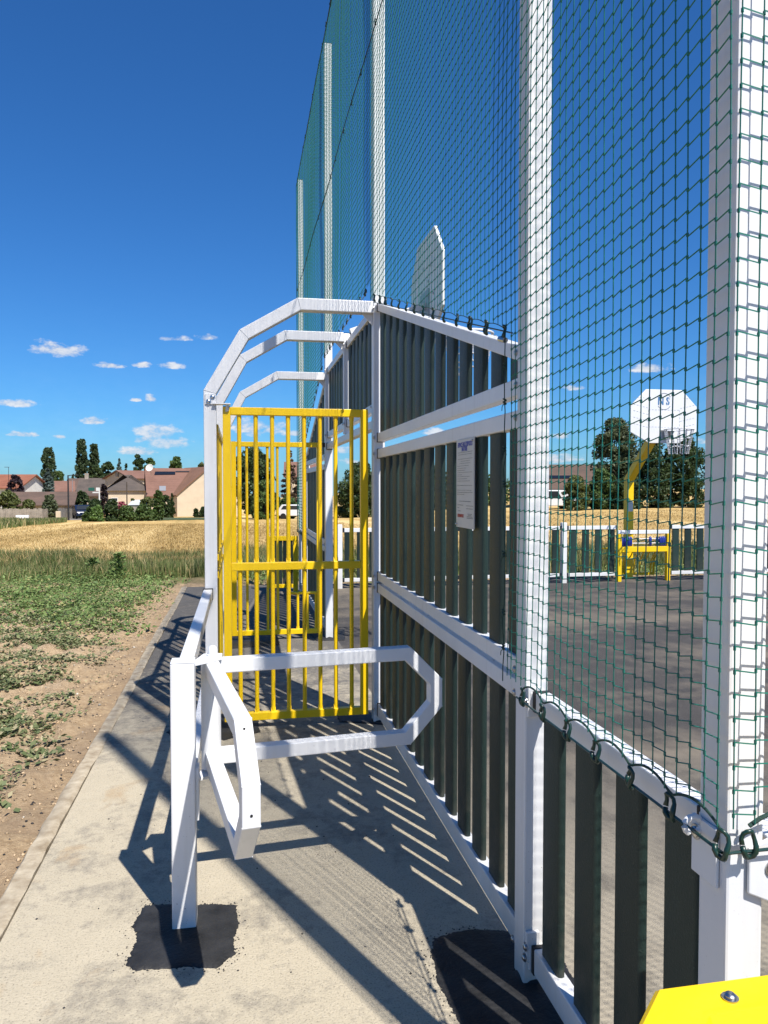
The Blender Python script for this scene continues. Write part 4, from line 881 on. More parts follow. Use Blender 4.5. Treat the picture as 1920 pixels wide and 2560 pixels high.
# blades
def blades(name, label, cat, n, region, hgt, wid, mat, lean=.28):
    x, y = region(n); n = len(x); z = land_at(x, y) - .01; a = rng.uniform(0, 6.28, n); H = hgt(x, y) * rng.uniform(.55, 1.15, n)
    base = np.stack([x, y, z], -1); d = np.stack([np.cos(a), np.sin(a), np.zeros(n)], -1); up = np.stack([np.zeros(n), np.zeros(n), H], -1)
    ln = (rng.uniform(0, 1, n) ** 1.5 * lean * 2 * H)[:, None]; b2 = rng.uniform(0, 6.28, n); dl = np.stack([np.cos(b2), np.sin(b2), np.zeros(n)], -1) * ln
    w = (wid * (1 + y / 26))[:, None] if not np.isscalar(wid) or True else wid
    V = np.stack([base - d * w, base + d * w, base + up * .6 + dl * .35 + d * w * .8, base + up * .6 + dl * .35 - d * w * .8, base + up + dl], 1)
    i = np.arange(n)[:, None] * 5; F4 = i + np.array([[0, 1, 2, 3]]); F3 = i + np.array([[3, 2, 4]]); me = bpy.data.meshes.new(name)
    me.vertices.add(n * 5); me.vertices.foreach_set('co', V.astype(np.float32).ravel()); L = np.concatenate([F4, F3], 1).astype(np.int32).ravel(); me.loops.add(len(L)); me.loops.foreach_set('vertex_index', L)
    me.polygons.add(2 * n); st = np.stack([np.arange(n) * 7, np.arange(n) * 7 + 4], 1).astype(np.int32).ravel(); me.polygons.foreach_set('loop_start', st); me.update(calc_edges=True); me.validate()
    return stuff(link_mesh(name, me, mat), label, cat)
def wedge(u0, u1, y0, y1, power=1.0):
    def f(n):
        t = rng.uniform(0, 1, n) ** power; y = y0 + (y1 - y0) * t; u = rng.uniform(u0, u1, n); d = [ray(a, 1219) for a in (u0, u1)]
        k0 = d[0].x / d[0].y; k1 = d[1].x / d[1].y; x = (k0 + (k1 - k0) * rng.uniform(0, 1, n)) * y; return x, y
    return f
blades('verge_grass', 'tall seeding green and tan grass between weeds and stubble', 'grass', 24000, wedge(-160, 860, 14.4, 19.6, .9), lambda x, y: .20 + .24 * vnoise(x, y, 1.3, 8), .0045, 'grass')
blades('verge_grass', 'seeding green and tan grass beyond the far touchline fence', 'grass', 15000, wedge(880, 2060, 14.0, 19.5, .9), lambda x, y: .20 + .24 * vnoise(x, y, 1.3, 8), .0045, 'grass')
blades('wheat_stubble', 'golden wheat straw standing in the field on the village side', 'wheat', 52000, wedge(-160, 860, 17.5, 60, 1.5), lambda x, y: .09 + .26 * vnoise(x, y, 1.7, 12) * np.clip((24 - y) / 6, 0, 1), .0055, 'straw', .55)
blades('wheat_stubble', 'golden wheat straw standing in the field behind the court', 'wheat', 36000, wedge(840, 2060, 17.0, 55, 1.35), lambda x, y: .09 + .22 * vnoise(x, y, 1.7, 12) * np.clip((24 - y) / 6, 0, 1), .0055, 'straw', .55)
blades('field_edge_grass', 'grassy green strip along the village fence at the field edge', 'grass', 9000, lambda n: (lambda P: (P[:, 0], P[:, 1]))(np.array([(lambda u: (lambda p: (p.x, p.y))(at_dist(u, rng.uniform(50 + max(0, u) * .13, 76))))(rng.uniform(-140, 165)) for _ in range(n)])), lambda x, y: .30 + .35 * vnoise(x, y, 3, 8), .011, 'grass')
# stones, clods, tar crumbs
def lumps(name, label, cat, x, y, s, mat, zoff=0):
    n = len(x); z = land_at(x, y) if zoff == 0 else np.full(n, zoff); D = np.array([(1, 0, 0), (-1, 0, 0), (0, 1, 0), (0, -1, 0), (0, 0, .7), (0, 0, -.7)], float)
    V = (np.stack([x, y, z + s * .25], -1)[:, None, :] + D[None] * (s[:, None] * rng.uniform(.6, 1.3, (n, 6)))[:, :, None]).reshape(-1, 3)
    F = np.array([(0, 2, 4), (2, 1, 4), (1, 3, 4), (3, 0, 4), (2, 0, 5), (1, 2, 5), (3, 1, 5), (0, 3, 5)])[None] + np.arange(n)[:, None, None] * 6
    return stuff(np_mesh(name, V, F.reshape(-1, 3), mat), label, cat)
n = 1500; lumps('field_stones', 'small pale stones lying in the brown soil', 'stones', rng.uniform(-9, -.98, n), rng.uniform(2, 16, n), rng.uniform(.002, .010, n) * rng.choice([1, 1, 1, 1, 2], n), 'stone')
n = 14000; lumps('soil_clods', 'small crumbly clods on the brown soil', 'soil', rng.uniform(-8, -.97, n), rng.uniform(2, 13, n), rng.uniform(.003, .015, n), 'clod')
n = 420; lumps('gravel_crumbs', 'dark gravel crumbs along the outer side of the kerb', 'gravel', rng.uniform(-1.5, -.96, n) ** 1, rng.uniform(2.2, 9, n), rng.uniform(.003, .010, n), 'tar')
n = 90; lumps('tar_crumbs', 'black tar crumbs strewn on the pale walkway', 'tar crumbs', rng.uniform(-.8, .85, n), rng.uniform(1.9, 6, n), rng.uniform(.0015, .006, n), 'tar', .001)

cx_, cy_ = [], []
for ol in OUTLINES[:2]:
    for p in ol:
        for _ in range(3):
            if random.random() < .55: cx_.append(p.x + random.gauss(0, .022)); cy_.append(p.y + random.gauss(0, .022))
cx_ = np.array(cx_); cy_ = np.array(cy_); ok = (cx_ < .9)
lumps('tar_crumbs', 'loose black tar grains spilled round the dark repair patches', 'tar crumbs', cx_[ok], cy_[ok], rng.uniform(.0008, .0042, int(ok.sum())), 'tar', .001)

# ------------------------------------------------------------------ trees and shrubs
def crown(shape, H, W, n, leaf, base=0.0, clumps=26, trunkless=0):
    """leaf quads in clumps spread through the crown volume; returns centre, axes"""
    cc = []
    for i in range(int(clumps * 2.8)):
        t = rng.uniform(0, 1); a = rng.uniform(0, 6.28)
        if shape == 'poplar': r = .5 * W * (math.sin(math.pi * min(1, .12 + .80 * t)) ** .55) * math.sqrt(rng.uniform(.05, 1)); z = t
        elif shape == 'cone': r = .5 * W * (1 - t) ** .8 * math.sqrt(rng.uniform(.1, 1)); z = t
        else: z = t; r = .44 * W * (math.sqrt(max(.05, 1 - (2 * t - .92) ** 2 / 1.15)) if t > .35 or trunkless == 0 else .95) * rng.uniform(.15, 1) ** .5
        cs = {'poplar': .115, 'cone': .10 * (1.25 - t), 'round': .125}[shape] * W * rng.uniform(.7, 1.3)
        cc.append((r * math.cos(a), r * math.sin(a), base + (H - base) * z, cs))
    cc = np.array(cc); w = cc[:, 3] ** 2; idx = rng.choice(len(cc), n, p=w / w.sum()); d = unit(rng.normal(0, 1, (n, 3))); rad = rng.uniform(.35, 1, n)[:, None] ** .5
    sc = np.array({'poplar': (1, 1, 1.9), 'cone': (1.25, 1.25, .55), 'round': (1, 1, .85)}[shape])
    Cn = cc[idx, :3] + d * rad * cc[idx, 3:4] * sc; nrm = unit(d * .8 + rng.normal(0, .7, (n, 3))); A = unit(np.cross(nrm, rng.normal(0, 1, (n, 3)))); B = np.cross(nrm, A)
    s = leaf * rng.uniform(.6, 1.35, n)[:, None]; return Cn, A * s, B * s * .62, cc
def tree(name, label, p, H, W, shape, mat, n=1500, leaf=None, trunk=.18, clumps=26, group=None, cat='tree', dead=0):
    p = Vector(p); root = empty(name, label, cat, p, group); leaf = leaf or W * .045
    Cn, A, B, cc = crown(shape, H, W, n, leaf, H * trunk, clumps, 1 if trunk < .06 else 0); o3 = np.array(p)
    quads_mesh('crown', Cn + o3, A, B, mat, parent=root)
    b = MB(); r0 = max(.03, H * .018); b.tube([p + Vector((0, 0, -.2)), p + Vector((0, 0, H * .3)), p + Vector((W * .02, 0, H * .85))], [r0, r0 * .75, r0 * .2], 7)
    for c in cc[:7]: b.tube([p + Vector((0, 0, max(H * trunk * .8, c[2] * .55))), p + Vector(c[:3])], [r0 * .45, r0 * .12], 5)
    b.build('trunk', 'bark', root, True); return root
def px_tree(name, label, u0, u1, vtop, vbase, D, shape, mat, n=1500, leaf=None, **kw):
    p = at_dist((u0 + u1) / 2, D); d = (p - EYE); dd = math.hypot(d.x, d.y); sc = dd * math.cos(math.atan2(d.x, d.y) - YAW) / F_PX
    ztop = CAMZ + (1219 - vtop) * sc; zb = min(p.z, CAMZ + (1219 - vbase) * sc) if vbase else p.z; p.z = p.z
    return tree(name, label, p, ztop - p.z, (u1 - u0) * sc * .92, shape, mat, int(n * 2.6), leaf or (3.4 * sc), **kw)
T = px_tree
T('poplar_tree', 'tall poplar standing alone behind the blue-green cedar', 104, 140, 1121, None, 190, 'poplar', 'lf_poplar', 2600, clumps=44)
T('poplar_tree', 'tallest poplar of the pair behind the village roofs', 189, 220, 1104, None, 200, 'poplar', 'lf_poplar', 2800, clumps=50)
T('poplar_tree', 'slimmer poplar of the pair behind the village roofs', 221, 250, 1113, None, 205, 'poplar', 'lf_poplar', 2400, clumps=44)
T('cedar_tree', 'blue-green cedar between the red-roofed house and the small roof', 92, 147, 1170, None, 118, 'cone', 'lf_blue', 2600, clumps=60)
T('plum_tree', 'dark purple-leaved plum tree before the red-roofed house', 13, 62, 1192, None, 100, 'round', 'lf_plum', 1700, clumps=24)
T('round_tree', 'small leafy tree right of the lone poplar', 134, 164, 1179, None, 170, 'round', 'lf_green', 1200)
T('round_tree', 'dark broad tree right of the poplar pair', 246, 292, 1157, None, 195, 'round', 'lf_dark', 1800)
T('round_tree', 'dark tree joining the poplars and the broad tree', 222, 262, 1165, None, 190, 'round', 'lf_dark', 1400)
T('spruce_tree', 'pale-tipped conifer behind the brown barn roofs', 284, 314, 1147, None, 185, 'cone', 'lf_blue', 1400, clumps=40)
T('spruce_tree', 'dark slim spruce next to the round tree behind the roofs', 308, 324, 1153, None, 180, 'cone', 'lf_dark', 1000, clumps=30)
T('round_tree', 'large round tree behind the satellite dish', 326, 366, 1139, None, 175, 'round', 'lf_dark', 2200, clumps=30)
T('round_tree', 'second large tree leaning on the round tree behind the dish', 352, 396, 1148, None, 176, 'round', 'lf_green', 2000, clumps=28)
T('round_tree', 'lone round tree above the ridge of the big tiled roof', 414, 468, 1147, None, 170, 'round', 'lf_green', 1900, clumps=26)
T('round_tree', 'sparse tree just showing beside the goal arch over the tiled roof', 488, 520, 1155, None, 165, 'round', 'lf_olive', 420)
T('round_tree', 'tiny tree far off beyond the lamp post', 176, 190, 1186, None, 210, 'cone', 'lf_dark', 420)
# trees seen through the yellow bars
T('round_tree', 'big dark tree filling the left of the yellow bars', 576, 690, 1124, None, 84, 'round', 'lf_dark', 5200, clumps=46, trunk=.12)
T('round_tree', 'mid green tree low in front of the big dark tree behind the bars', 622, 700, 1205, None, 78, 'round', 'lf_green', 2400, clumps=24, trunk=.05)
T('dead_conifer', 'half-dead brown conifer behind the yellow bars', 692, 758, 1126, None, 86, 'cone', 'lf_brown', 1700, clumps=40, trunk=.1)
T('shrub', 'bright green shrub at the foot of the brown conifer', 690, 750, 1244, None, 80, 'round', 'lf_green', 1500, cat='shrub', trunk=.02)
T('round_tree', 'leafy tree seen between the goal posts', 836, 966, 1166, None, 82, 'round', 'lf_dark', 5200, clumps=50, trunk=.05)
T('round_tree', 'lighter tree behind the leafy tree between the goal posts', 900, 1000, 1180, None, 92, 'round', 'lf_green', 2400, clumps=30, trunk=.05)
T('round_tree', 'hidden tree behind the notice panel, between goal and net', 1000, 1150, 1172, None, 88, 'round', 'lf_dark', 2600, clumps=30, trunk=.05)
T('round_tree', 'hidden bushy tree behind the slatted wall near the second post', 1140, 1290, 1196, None, 90, 'round', 'lf_green', 2200, clumps=30, trunk=.05)
# trees behind the basketball stand
T('birch_tree', 'tall loose birch left of the white backboard', 1476, 1602, 1056, None, 74, 'round', 'lf_birch', 4200, leaf=.15, clumps=70, trunk=.15)
T('round_tree', 'dark bushy tree under the backboard and behind the yellow pole', 1566, 1684, 1108, None, 70, 'round', 'lf_dark', 5200, clumps=50, trunk=.03)
T('round_tree', 'dark tree right of the hoop chains', 1650, 1762, 1096, None, 72, 'round', 'lf_dark', 5200, clumps=50, trunk=.03)
T('round_tree', 'dark tree behind the thick corner post', 1748, 1900, 1112, None, 74, 'round', 'lf_dark', 3800, clumps=46, trunk=.03)
T('round_tree', 'dark tree just showing right of the thick corner post', 1880, 2040, 1052, None, 72, 'round', 'lf_dark', 3800, clumps=46, trunk=.03)
T('shrub', 'olive green hedge bush beside the brown roof, left end', 1402, 1478, 1196, None, 66, 'round', 'lf_olive', 2300, cat='shrub', trunk=.02)
T('shrub', 'green hedge bush under the birch', 1462, 1552, 1178, None, 67, 'round', 'lf_green', 2600, cat='shrub', trunk=.02)
T('shrub', 'dark hedge bush between birch and yellow pole', 1530, 1604, 1196, None, 66, 'round', 'lf_dark', 2200, cat='shrub', trunk=.02)
# village shrubs: crop 1 pixels
def sh(label, x0, x1, y0, y1, mat, n=900, D=None, shape='round', name='shrub'):
    u0, u1, v0, v1 = x0 / 2.963, x1 / 2.963, 1080 + y0 / 2.963, 1080 + y1 / 2.963; D = D or (75 - max(0, (y1 - 640)) * .12 if x0 < 1140 else 97); p = at_dist((u0 + u1) / 2, D)
    d = p - EYE; sc = (d.x * math.sin(YAW) + d.y * math.cos(YAW)) / F_PX; zt = CAMZ + (1219 - v0) * sc
    return tree(name, label, p, max(.3, zt - p.z), (u1 - u0) * sc * .95, shape, mat, int(n * 2.6), 3.4 * sc, .03, 30, 'garden shrubs before the village', 'shrub')
sh('willowy olive bush behind the left end of the board fence', -40, 150, 448, 600, 'lf_olive', 1500, 87)
sh('small loose bush beside the olive bush on the fence', 158, 262, 505, 595, 'lf_olive', 700, 86)
sh('feathery green bush in front of the long low roof', 312, 428, 466, 612, 'lf_birch', 1300, 84)
sh('tall dark hedge beside the parked blue car', 548, 660, 440, 560, 'lf_dark', 1100, 96)
sh('clipped box hedge at the lane corner', 606, 664, 598, 648, 'lf_green', 800)
sh('dark bush behind the bright laurel', 640, 760, 502, 640, 'lf_dark', 1300)
sh('bright green laurel bush at the lane corner', 662, 768, 556, 656, 'lf_bright', 1200)
sh('dark grey-green bush next to the laurel', 766, 884, 508, 652, 'lf_dark', 1500)
sh('pink flowering bush between the dark bushes', 862, 946, 520, 600, 'lf_pink', 260)
sh('green laurel bush, left one of the pair before the white roof', 868, 1000, 556, 652, 'lf_green', 1500)
sh('green laurel bush, right one of the pair before the white roof', 990, 1138, 552, 642, 'lf_green', 1600)
sh('rounded olive bush against the cream wall of the hipped house', 955, 1015, 500, 545, 'lf_olive', 420, 92)
sh('brown-green hedge left of the tiled roof', 1028, 1145, 490, 600, 'lf_olive', 900, 90)
sh('tall garden bush before the tiled roof', 1130, 1215, 440, 620, 'lf_green', 1400)
sh('dense garden bush touching the tiled roof', 1185, 1265, 470, 622, 'lf_dark', 1200)
sh('slim dark cypress at the corner of the cream gable', 1252, 1294, 455, 625, 'lf_dark', 900, None, 'cone')
sh('yellow-green low bush under the tall garden bush', 1120, 1180, 548, 620, 'lf_bright', 500)
sh('tiny topiary before the cream gable', 1434, 1468, 570, 625, 'lf_dark', 350)
sh('dark round bush at the foot of the cream gable', 1474, 1530, 562, 625, 'lf_dark', 600)
sh('purple-leaved bush beside the hipped house', 740, 800, 390, 490, 'lf_plum', 700, 104)

# ------------------------------------------------------------------ village
def house(name, label, p, W, L, eave, ridge, yaw, wall, roof, wins=(), chim=(), over=.35, cat='house', hip=0):
    """gable end W wide faces local -Y; ridge runs along local +Y for L metres; p is the middle of the gable foot"""
    root = empty(name, label, cat, p); Rm = Matrix.Rotation(yaw, 3, 'Z'); P = Vector(p); g = lambda x, y, z: P + Rm @ Vector((x, y, z))
    b = MB(); pent = [(-W / 2, 0), (W / 2, 0), (W / 2, eave), (0, ridge), (-W / 2, eave)]
    if hip: b.prism([g(-W / 2, 0, -1), g(W / 2, 0, -1), g(W / 2, L, -1), g(-W / 2, L, -1)], (0, 0, eave + 1))
    else: b.prism([g(x, 0, z if z else -1) for x, z in pent], Rm @ Vector((0, L, 0)))
    w = b.build('wall', wall, root)
    sl = (ridge - eave) / (W / 2); th = .16; o = over; e2 = eave - sl * o
    if hip:
        b = MB(); z0 = eave - .02; V = [g(-W / 2 - o, -o, z0), g(W / 2 + o, -o, z0), g(W / 2 + o, L + o, z0), g(-W / 2 - o, L + o, z0), g(0, hip, ridge), g(0, L - hip, ridge)]
        b.add(V, [(0, 1, 4), (1, 2, 5, 4), (2, 3, 5), (3, 0, 4, 5), (3, 2, 1, 0)]); r = b.build('roof', roof, root)
    else:
        for s in (-1, 1):
            b = MB(); b.prism([g(0, -o, ridge + .02), g(s * (W / 2 + o), -o, e2 + .02), g(s * (W / 2 + o), -o, e2 + th), g(0, -o, ridge + th + .04)], Rm @ Vector((0, L + 2 * o, 0))); r = b.build('roof', roof, root)
    for (x, y, z, a, c, dz) in chim:
        b = MB(); q = [g(x - a / 2, y - c / 2, z), g(x + a / 2, y - c / 2, z), g(x + a / 2, y + c / 2, z), g(x - a / 2, y + c / 2, z)]; b.prism(q, (0, 0, dz)); b.build('chimney', 'stonewall', r)
    for (face, t, z, ww, hh) in wins:
        if face == 'g': c0 = g(t, -.03, z); ax = Rm @ Vector((1, 0, 0)); nn = Rm @ Vector((0, -1, 0))
        elif face == 'l': c0 = g(-W / 2 - .03, t, z); ax = Rm @ Vector((0, -1, 0)); nn = Rm @ Vector((-1, 0, 0))
        elif face == 'r': c0 = g(W / 2 + .03, t, z); ax = Rm @ Vector((0, 1, 0)); nn = Rm @ Vector((1, 0, 0))
        b = MB(); b.prism([c0 - ax * ww / 2, c0 + ax * ww / 2, c0 + ax * ww / 2 + Vector((0, 0, hh)), c0 - ax * ww / 2 + Vector((0, 0, hh))], nn * .05); f = b.build('window', 'offwhite', root)
        i = .08; b = MB(); c1 = c0 + nn * .052; b.prism([c1 - ax * (ww / 2 - i) + Vector((0, 0, i)), c1 + ax * (ww / 2 - i) + Vector((0, 0, i)), c1 + ax * (ww / 2 - i) + Vector((0, 0, hh - i)), c1 - ax * (ww / 2 - i) + Vector((0, 0, hh - i))], nn * .01); b.build('pane', 'pane', f)
    return root, g
cy = YAW                                        # facing yaw used below: 0 is along the court, -YAW squarely to the camera
def scale_at(p): d = p - EYE; return (d.x * math.sin(YAW) + d.y * math.cos(YAW)) / F_PX
def cpx(x, y): return x / 2.963, 1080 + y / 2.963
# big house with cream gable and long tiled roof
p = on_land(522, 1291); sc = scale_at(p)
Hh, g6 = house('tiled_house', 'cream gabled house with a long rose tiled roof, dark solar strip and satellite dish', p, 8.8, 9.0, 54 * sc, 121 * sc, R(24), 'cream', 'roof_orange', over=.22)
def facing_house(name, label, x0, x1, ridge_y, eave_y, base_y, D, wall, roof, depth=8, yaw=0, hip=0, wins=(), chim=(), gable_right=0):
    """long side faces the camera: pixel extents in crop 1 coordinates"""
    u0, v_r = cpx(x0, ridge_y); u1, v_e = cpx(x1, eave_y); _, v_b = cpx(0, base_y); pc_ = at_dist((u0 + u1) / 2, D); sc = scale_at(pc_); zb = CAMZ + (1219 - v_b) * sc
    L = (u1 - u0) * sc; a = math.atan2(pc_.x, pc_.y); pc_.z = min(pc_.z, zb)
    er = CAMZ + (1219 - v_e) * sc - pc_.z; rr_ = CAMZ + (1219 - v_r) * sc * (D + depth / 2) / D - pc_.z
    yw = R(90) - a + yaw; Rm = Matrix.Rotation(yw, 3, 'Z'); start = pc_ - (Rm @ Vector((0, 1, 0))) * L / 2 + (Rm @ Vector((-1, 0, 0))) * 0 
    start = start + Vector((math.sin(a), math.cos(a), 0)) * depth / 2
    return house(name, label, start, depth, L, er, rr_, yw, wall, roof, wins, chim, hip=hip)
facing_house('red_roof_house', 'white house with red tiled roof behind the purple plum tree', -70, 262, 325, 415, 470, 112, 'offwhite', 'roof_red', 9, R(-26), wins=(('l', 4, 1.6, 1.2, 1.2), ('l', 12.6, 1.4, .9, 2.0)), chim=((0, 8.5, 5.2, .6, .6, 1.6),))
facing_house('low_barn', 'long low barn with brown sheet roof behind the board fence', 95, 545, 455, 540, 600, 94, 'stonewall', 'roof_brown', 6, R(-9))
facing_house('small_cottage', 'small cottage with plain red-brown roof right of the cedar', 405, 535, 372, 440, 480, 128, 'stonewall', 'roof_rose', 6)
facing_house('farm_house', 'old farm building with dark brown roof behind the lamp post', 520, 690, 352, 430, 480, 142, 'stonewall', 'roof_brown', 8, R(10), chim=((0, 5, 4.6, .6, .6, 1.2),))
facing_house('farm_house', 'wide old farm building with grey-brown roof and chimney below the dark trees', 610, 880, 350, 445, 500, 134, 'stonewall', 'roof_grey', 9, R(-6), chim=((0, 5.2, 5.6, .7, .6, 1.3),))
facing_house('shed', 'low garage with small pitched roof behind the white bracket pole', 648, 735, 445, 476, 520, 112, 'stonewall', 'roof_brown', 5)
facing_house('rear_gable_house', 'cream gable peeping over the hipped house', 858, 1075, 294, 345, 430, 124, 'cream', 'roof_rose', 7, R(34), chim=((0, 4.5, 6.0, .6, .5, 1.0),))
facing_house('hipped_house', 'low cream house with mottled brown roof and small windows', 798, 1092, 318, 434, 520, 108, 'cream', 'roof_grey', 9, R(3), hip=3.2, wins=(('l', 4.6, 2.05, .9, .55), ('l', 8.4, 2.05, .9, .55)))
# rear wing of the tiled house: rose slope, solar strip, rooflight
u0, v0 = cpx(1092, 278)
facing_house('tiled_wing', 'long rose tiled wing of the cream gabled house with solar strip', 1092, 1500, 279, 470, 560, 106, 'cream', 'roof_rose', 11, R(4))
wing = [o for o in bpy.data.objects if o.name.startswith('tiled_wing')][0]
def on_wing(x, y): u, v = cpx(x, y); return u, v
bpy.context.view_layer.update()
rf = [c for c in wing.children if c.name.startswith('roof')]
def plane_hit(u, v, o):                         # where a sight line meets the roof slope that faces the field
    d = ray(u, v); best = None
    for poly in o.data.polygons:
        n = poly.normal; den = n.dot(d)
        if abs(den) < 1e-6 or n.z < .2: continue
        t = n.dot(o.data.vertices[poly.vertices[0]].co - EYE) / den; h = EYE + d * t
        if t > 0 and (best is None or t < best[0]): best = (t, h, n.copy())
    return best
for nm, pix, mat in (('solar_strip', [(1150, 296), (1298, 296), (1298, 318), (1143, 320)], 'solar'), ('ridge_strip', [(1300, 292), (1470, 292), (1470, 299), (1300, 299)], 'blackmetal'), ('rooflight', [(1180, 403), (1228, 403), (1228, 438), (1180, 438)], 'zinc')):
    hits = [plane_hit(*cpx(*q), rf[0]) for q in pix] if rf else []
    alt = [plane_hit(*cpx(*q), rf[-1]) for q in pix] if rf else []
    if hits and alt and all(hits) and all(alt):
        use = hits if hits[0][2].dot(Vector((0, -1, 0))) > alt[0][2].dot(Vector((0, -1, 0))) else alt; o_ = rf[0] if use is hits else rf[-1]
        b = MB(); b.prism([h[1] + h[2] * .02 for h in use], use[0][2] * .06); b.build(nm, mat, o_)
dp = at_dist(375, 104); s_ = scale_at(dp); zc = CAMZ + (1219 - 1170) * s_
dish = empty('satellite_dish', 'round white satellite dish on the gable of the tiled wing', 'dish', (dp.x, dp.y, zc - .7))
b = MB(); b.lathe([(.02, .0), (.30, .04), (.50, .14), (.48, .15), (.28, .07), (.02, .03)], (dp.x, dp.y, zc), (-.3, -1, .35), 18); b.build('reflector', 'offwhite', dish, True)
b = MB(); b.tube([(dp.x, dp.y + .1, zc), (dp.x + .15, dp.y + .5, zc - 1.0)], .03, 6); b.build('mount', 'zinc', dish)
# house at the right behind the hedge
def rhouse():
    D = 78; pc_ = at_dist(1415, D); sc = scale_at(pc_); L = 10.0; a = math.atan2(pc_.x, pc_.y); yw = R(90) - a + R(2); er = CAMZ + (1219 - 1222) * sc - pc_.z; rr_ = CAMZ + (1219 - 1166) * sc * 1.05 - pc_.z
    Rm = Matrix.Rotation(yw, 3, 'Z'); st = pc_ - (Rm @ Vector((0, 1, 0))) * L / 2 + Vector((math.sin(a), math.cos(a), 0)) * 4
    r, g = house('brown_roof_house', 'house with brown tiled roof and a dark panel band left of the birch', st, 8, L, er, rr_, yw, 'offwhite', 'roof_brown'); bpy.context.view_layer.update()
    R2 = [c for c in r.children if c.name.startswith('roof')]; pix = [(1360, 1190), (1440, 1190), (1440, 1197), (1360, 1197)]
    for o_ in R2:
        hits = [plane_hit(u, v, o_) for u, v in pix]
        if all(hits) and hits[0][2].dot(Vector((math.sin(a), math.cos(a), 0))) < 0: b = MB(); b.prism([h[1] + h[2] * .02 for h in hits], hits[0][2] * .05); b.build('solar_strip', 'solar', o_)
rhouse()
facing_house('brown_gable_house', 'brick-red roofed house behind the half-dead conifer', 2120, 2330, 232, 330, 640, 104, 'cream', 'roof_rose', 9, R(0))
# fences
def board_fence(label, x0, x1, y0, y1, D0, D1, nb):
    ua, va = cpx(x0, y1); ub, vb = cpx(x1, y1); pa_ = at_dist(ua, D0); pb_ = at_dist(ub, D1); sc = scale_at(pa_); H = max(1.2, (y1 - y0) / 2.963 * sc); g = empty('board_fence', label, 'fence', (pa_ + pb_) / 2, 'grey board fences at the village edge')
    d = (pb_ - pa_); d.z = 0; L = d.length; d.normalize(); nn = Vector((d.y, -d.x, 0)); sc_ = L / nb
    for i in range(nb):
        p0 = pa_ + (pb_ - pa_) * (i / nb); h = H + random.uniform(-.06, .06); b = MB(); b.prism([p0 + Vector((0, 0, -.6)), p0 + d * sc_ * .93 + Vector((0, 0, -.6)), p0 + d * sc_ * .93 + Vector((0, 0, h)), p0 + Vector((0, 0, h))], nn * (.03 + random.uniform(0, .02))); b.build('plank', 'fencewood', g)
    for z in (.35, H - .3): b = MB(); b.tube([pa_ - nn * .05 + Vector((0, 0, z)), pb_ - nn * .05 + Vector((0, 0, z))], .05, 4); b.build('fence_rail', 'fencewood', g)
board_fence('weathered grey board fence below the olive bush', -30, 305, 568, 640, 80, 82, 26)
board_fence('weathered grey board fence beside the lamp post', 425, 582, 542, 618, 86, 98, 14)
board_fence('short dark board fence behind the feathery bush', 306, 424, 565, 628, 82, 86, 9)
# lane, lawn, lamp, poles, car, caravan
pl = [at_dist(*q) for q in ((140, 84), (215, 84), (212, 100), (200, 112), (188, 112), (196, 98))]
b = MB(); b.prism([(q.x, q.y, q.z - .3) for q in pl], (0, 0, .36)); struct(b.build('lane', 'road'))
pl = [at_dist(*q) for q in ((206, 80), (350, 76), (520, 78), (560, 90), (330, 94), (218, 94))]
b = MB(); b.prism([(q.x, q.y, q.z - .3) for q in pl], (0, 0, .37)); struct(b.build('lawn', 'lawn'))
def px_pole(name, label, u, vt, vb, mat, r, D=None, head=None, cat='pole'):
    p = on_land(u, vb) if D is None else at_dist(u, D); sc = scale_at(p); zt = CAMZ + (1219 - vt) * sc; g = empty(name, label, cat, p)
    b = MB(); b.tube([p + Vector((0, 0, -.3)), Vector((p.x, p.y, zt))], [r, r * .7], 8); b.build('mast', mat, g, True); return p, zt, sc, g
p, zt, sc, g = px_pole('street_lamp', 'slim black street lamp by the lane', 170.4, 1188, 1290, 'blackmetal', .095, 83, cat='street lamp')
b = MB(); b.tube([(p.x, p.y, zt - .05), (p.x + .5, p.y - .08, zt + .02), (p.x + .95, p.y - .16, zt)], .045, 6); b.build('lamp_arm', 'blackmetal', g); b = MB(); b.box(p.x + .55, p.x + 1.0, p.y - .26, p.y - .04, zt - .05, zt + .05); b.build('lamp_head', 'blackmetal', g, bevel=.02)
p, zt, sc, g = px_pole('sign_pole', 'white pole with a bracket arm beside the bright laurel', 248, 1220, 1268, 'offwhite', .11, 96)
b = MB(); b.box(p.x - .75, p.x + .05, p.y - .05, p.y + .05, zt - .6, zt - .45); b.build('bracket_arm', 'offwhite', g); b = MB(); b.box(p.x - .35, p.x + .05, p.y - .06, p.y + .06, zt - .35, zt + .05); b.build('box_head', 'offwhite', g); b = MB(); b.box(p.x - 1.2, p.x - .55, p.y - .06, p.y + .06, zt - .35, zt + .05); b.build('green_box', 'green_panel', g)
px_pole('wooden_pole', 'thin brown pole before the hipped house', 317, 1205, 1256, 'bark', .09, 102)
p, zt, sc, g = px_pole('utility_pole', 'thin grey pole against the brown farm roofs', 181, 1200, 1240, 'zinc', .06, 120)
p, zt, sc, g = px_pole('tv_antenna', 'thin television antenna over the red tiled roof', 22, 1168, 1200, 'blackmetal', .04, 111); b = MB(); b.tube([(p.x - .5, p.y, zt), (p.x + .1, p.y, zt)], .03, 5); b.build('antenna_bar', 'blackmetal', g)
pp = at_dist(145, 80); o = MB(); o.box(pp.x - .22, pp.x + .22, pp.y - .15, pp.y + .15, pp.z - .3, pp.z + .95); tag(o.build('marker_box', 'cream', bevel=.03), 'small cream marker box on the verge by the lane', 'box')
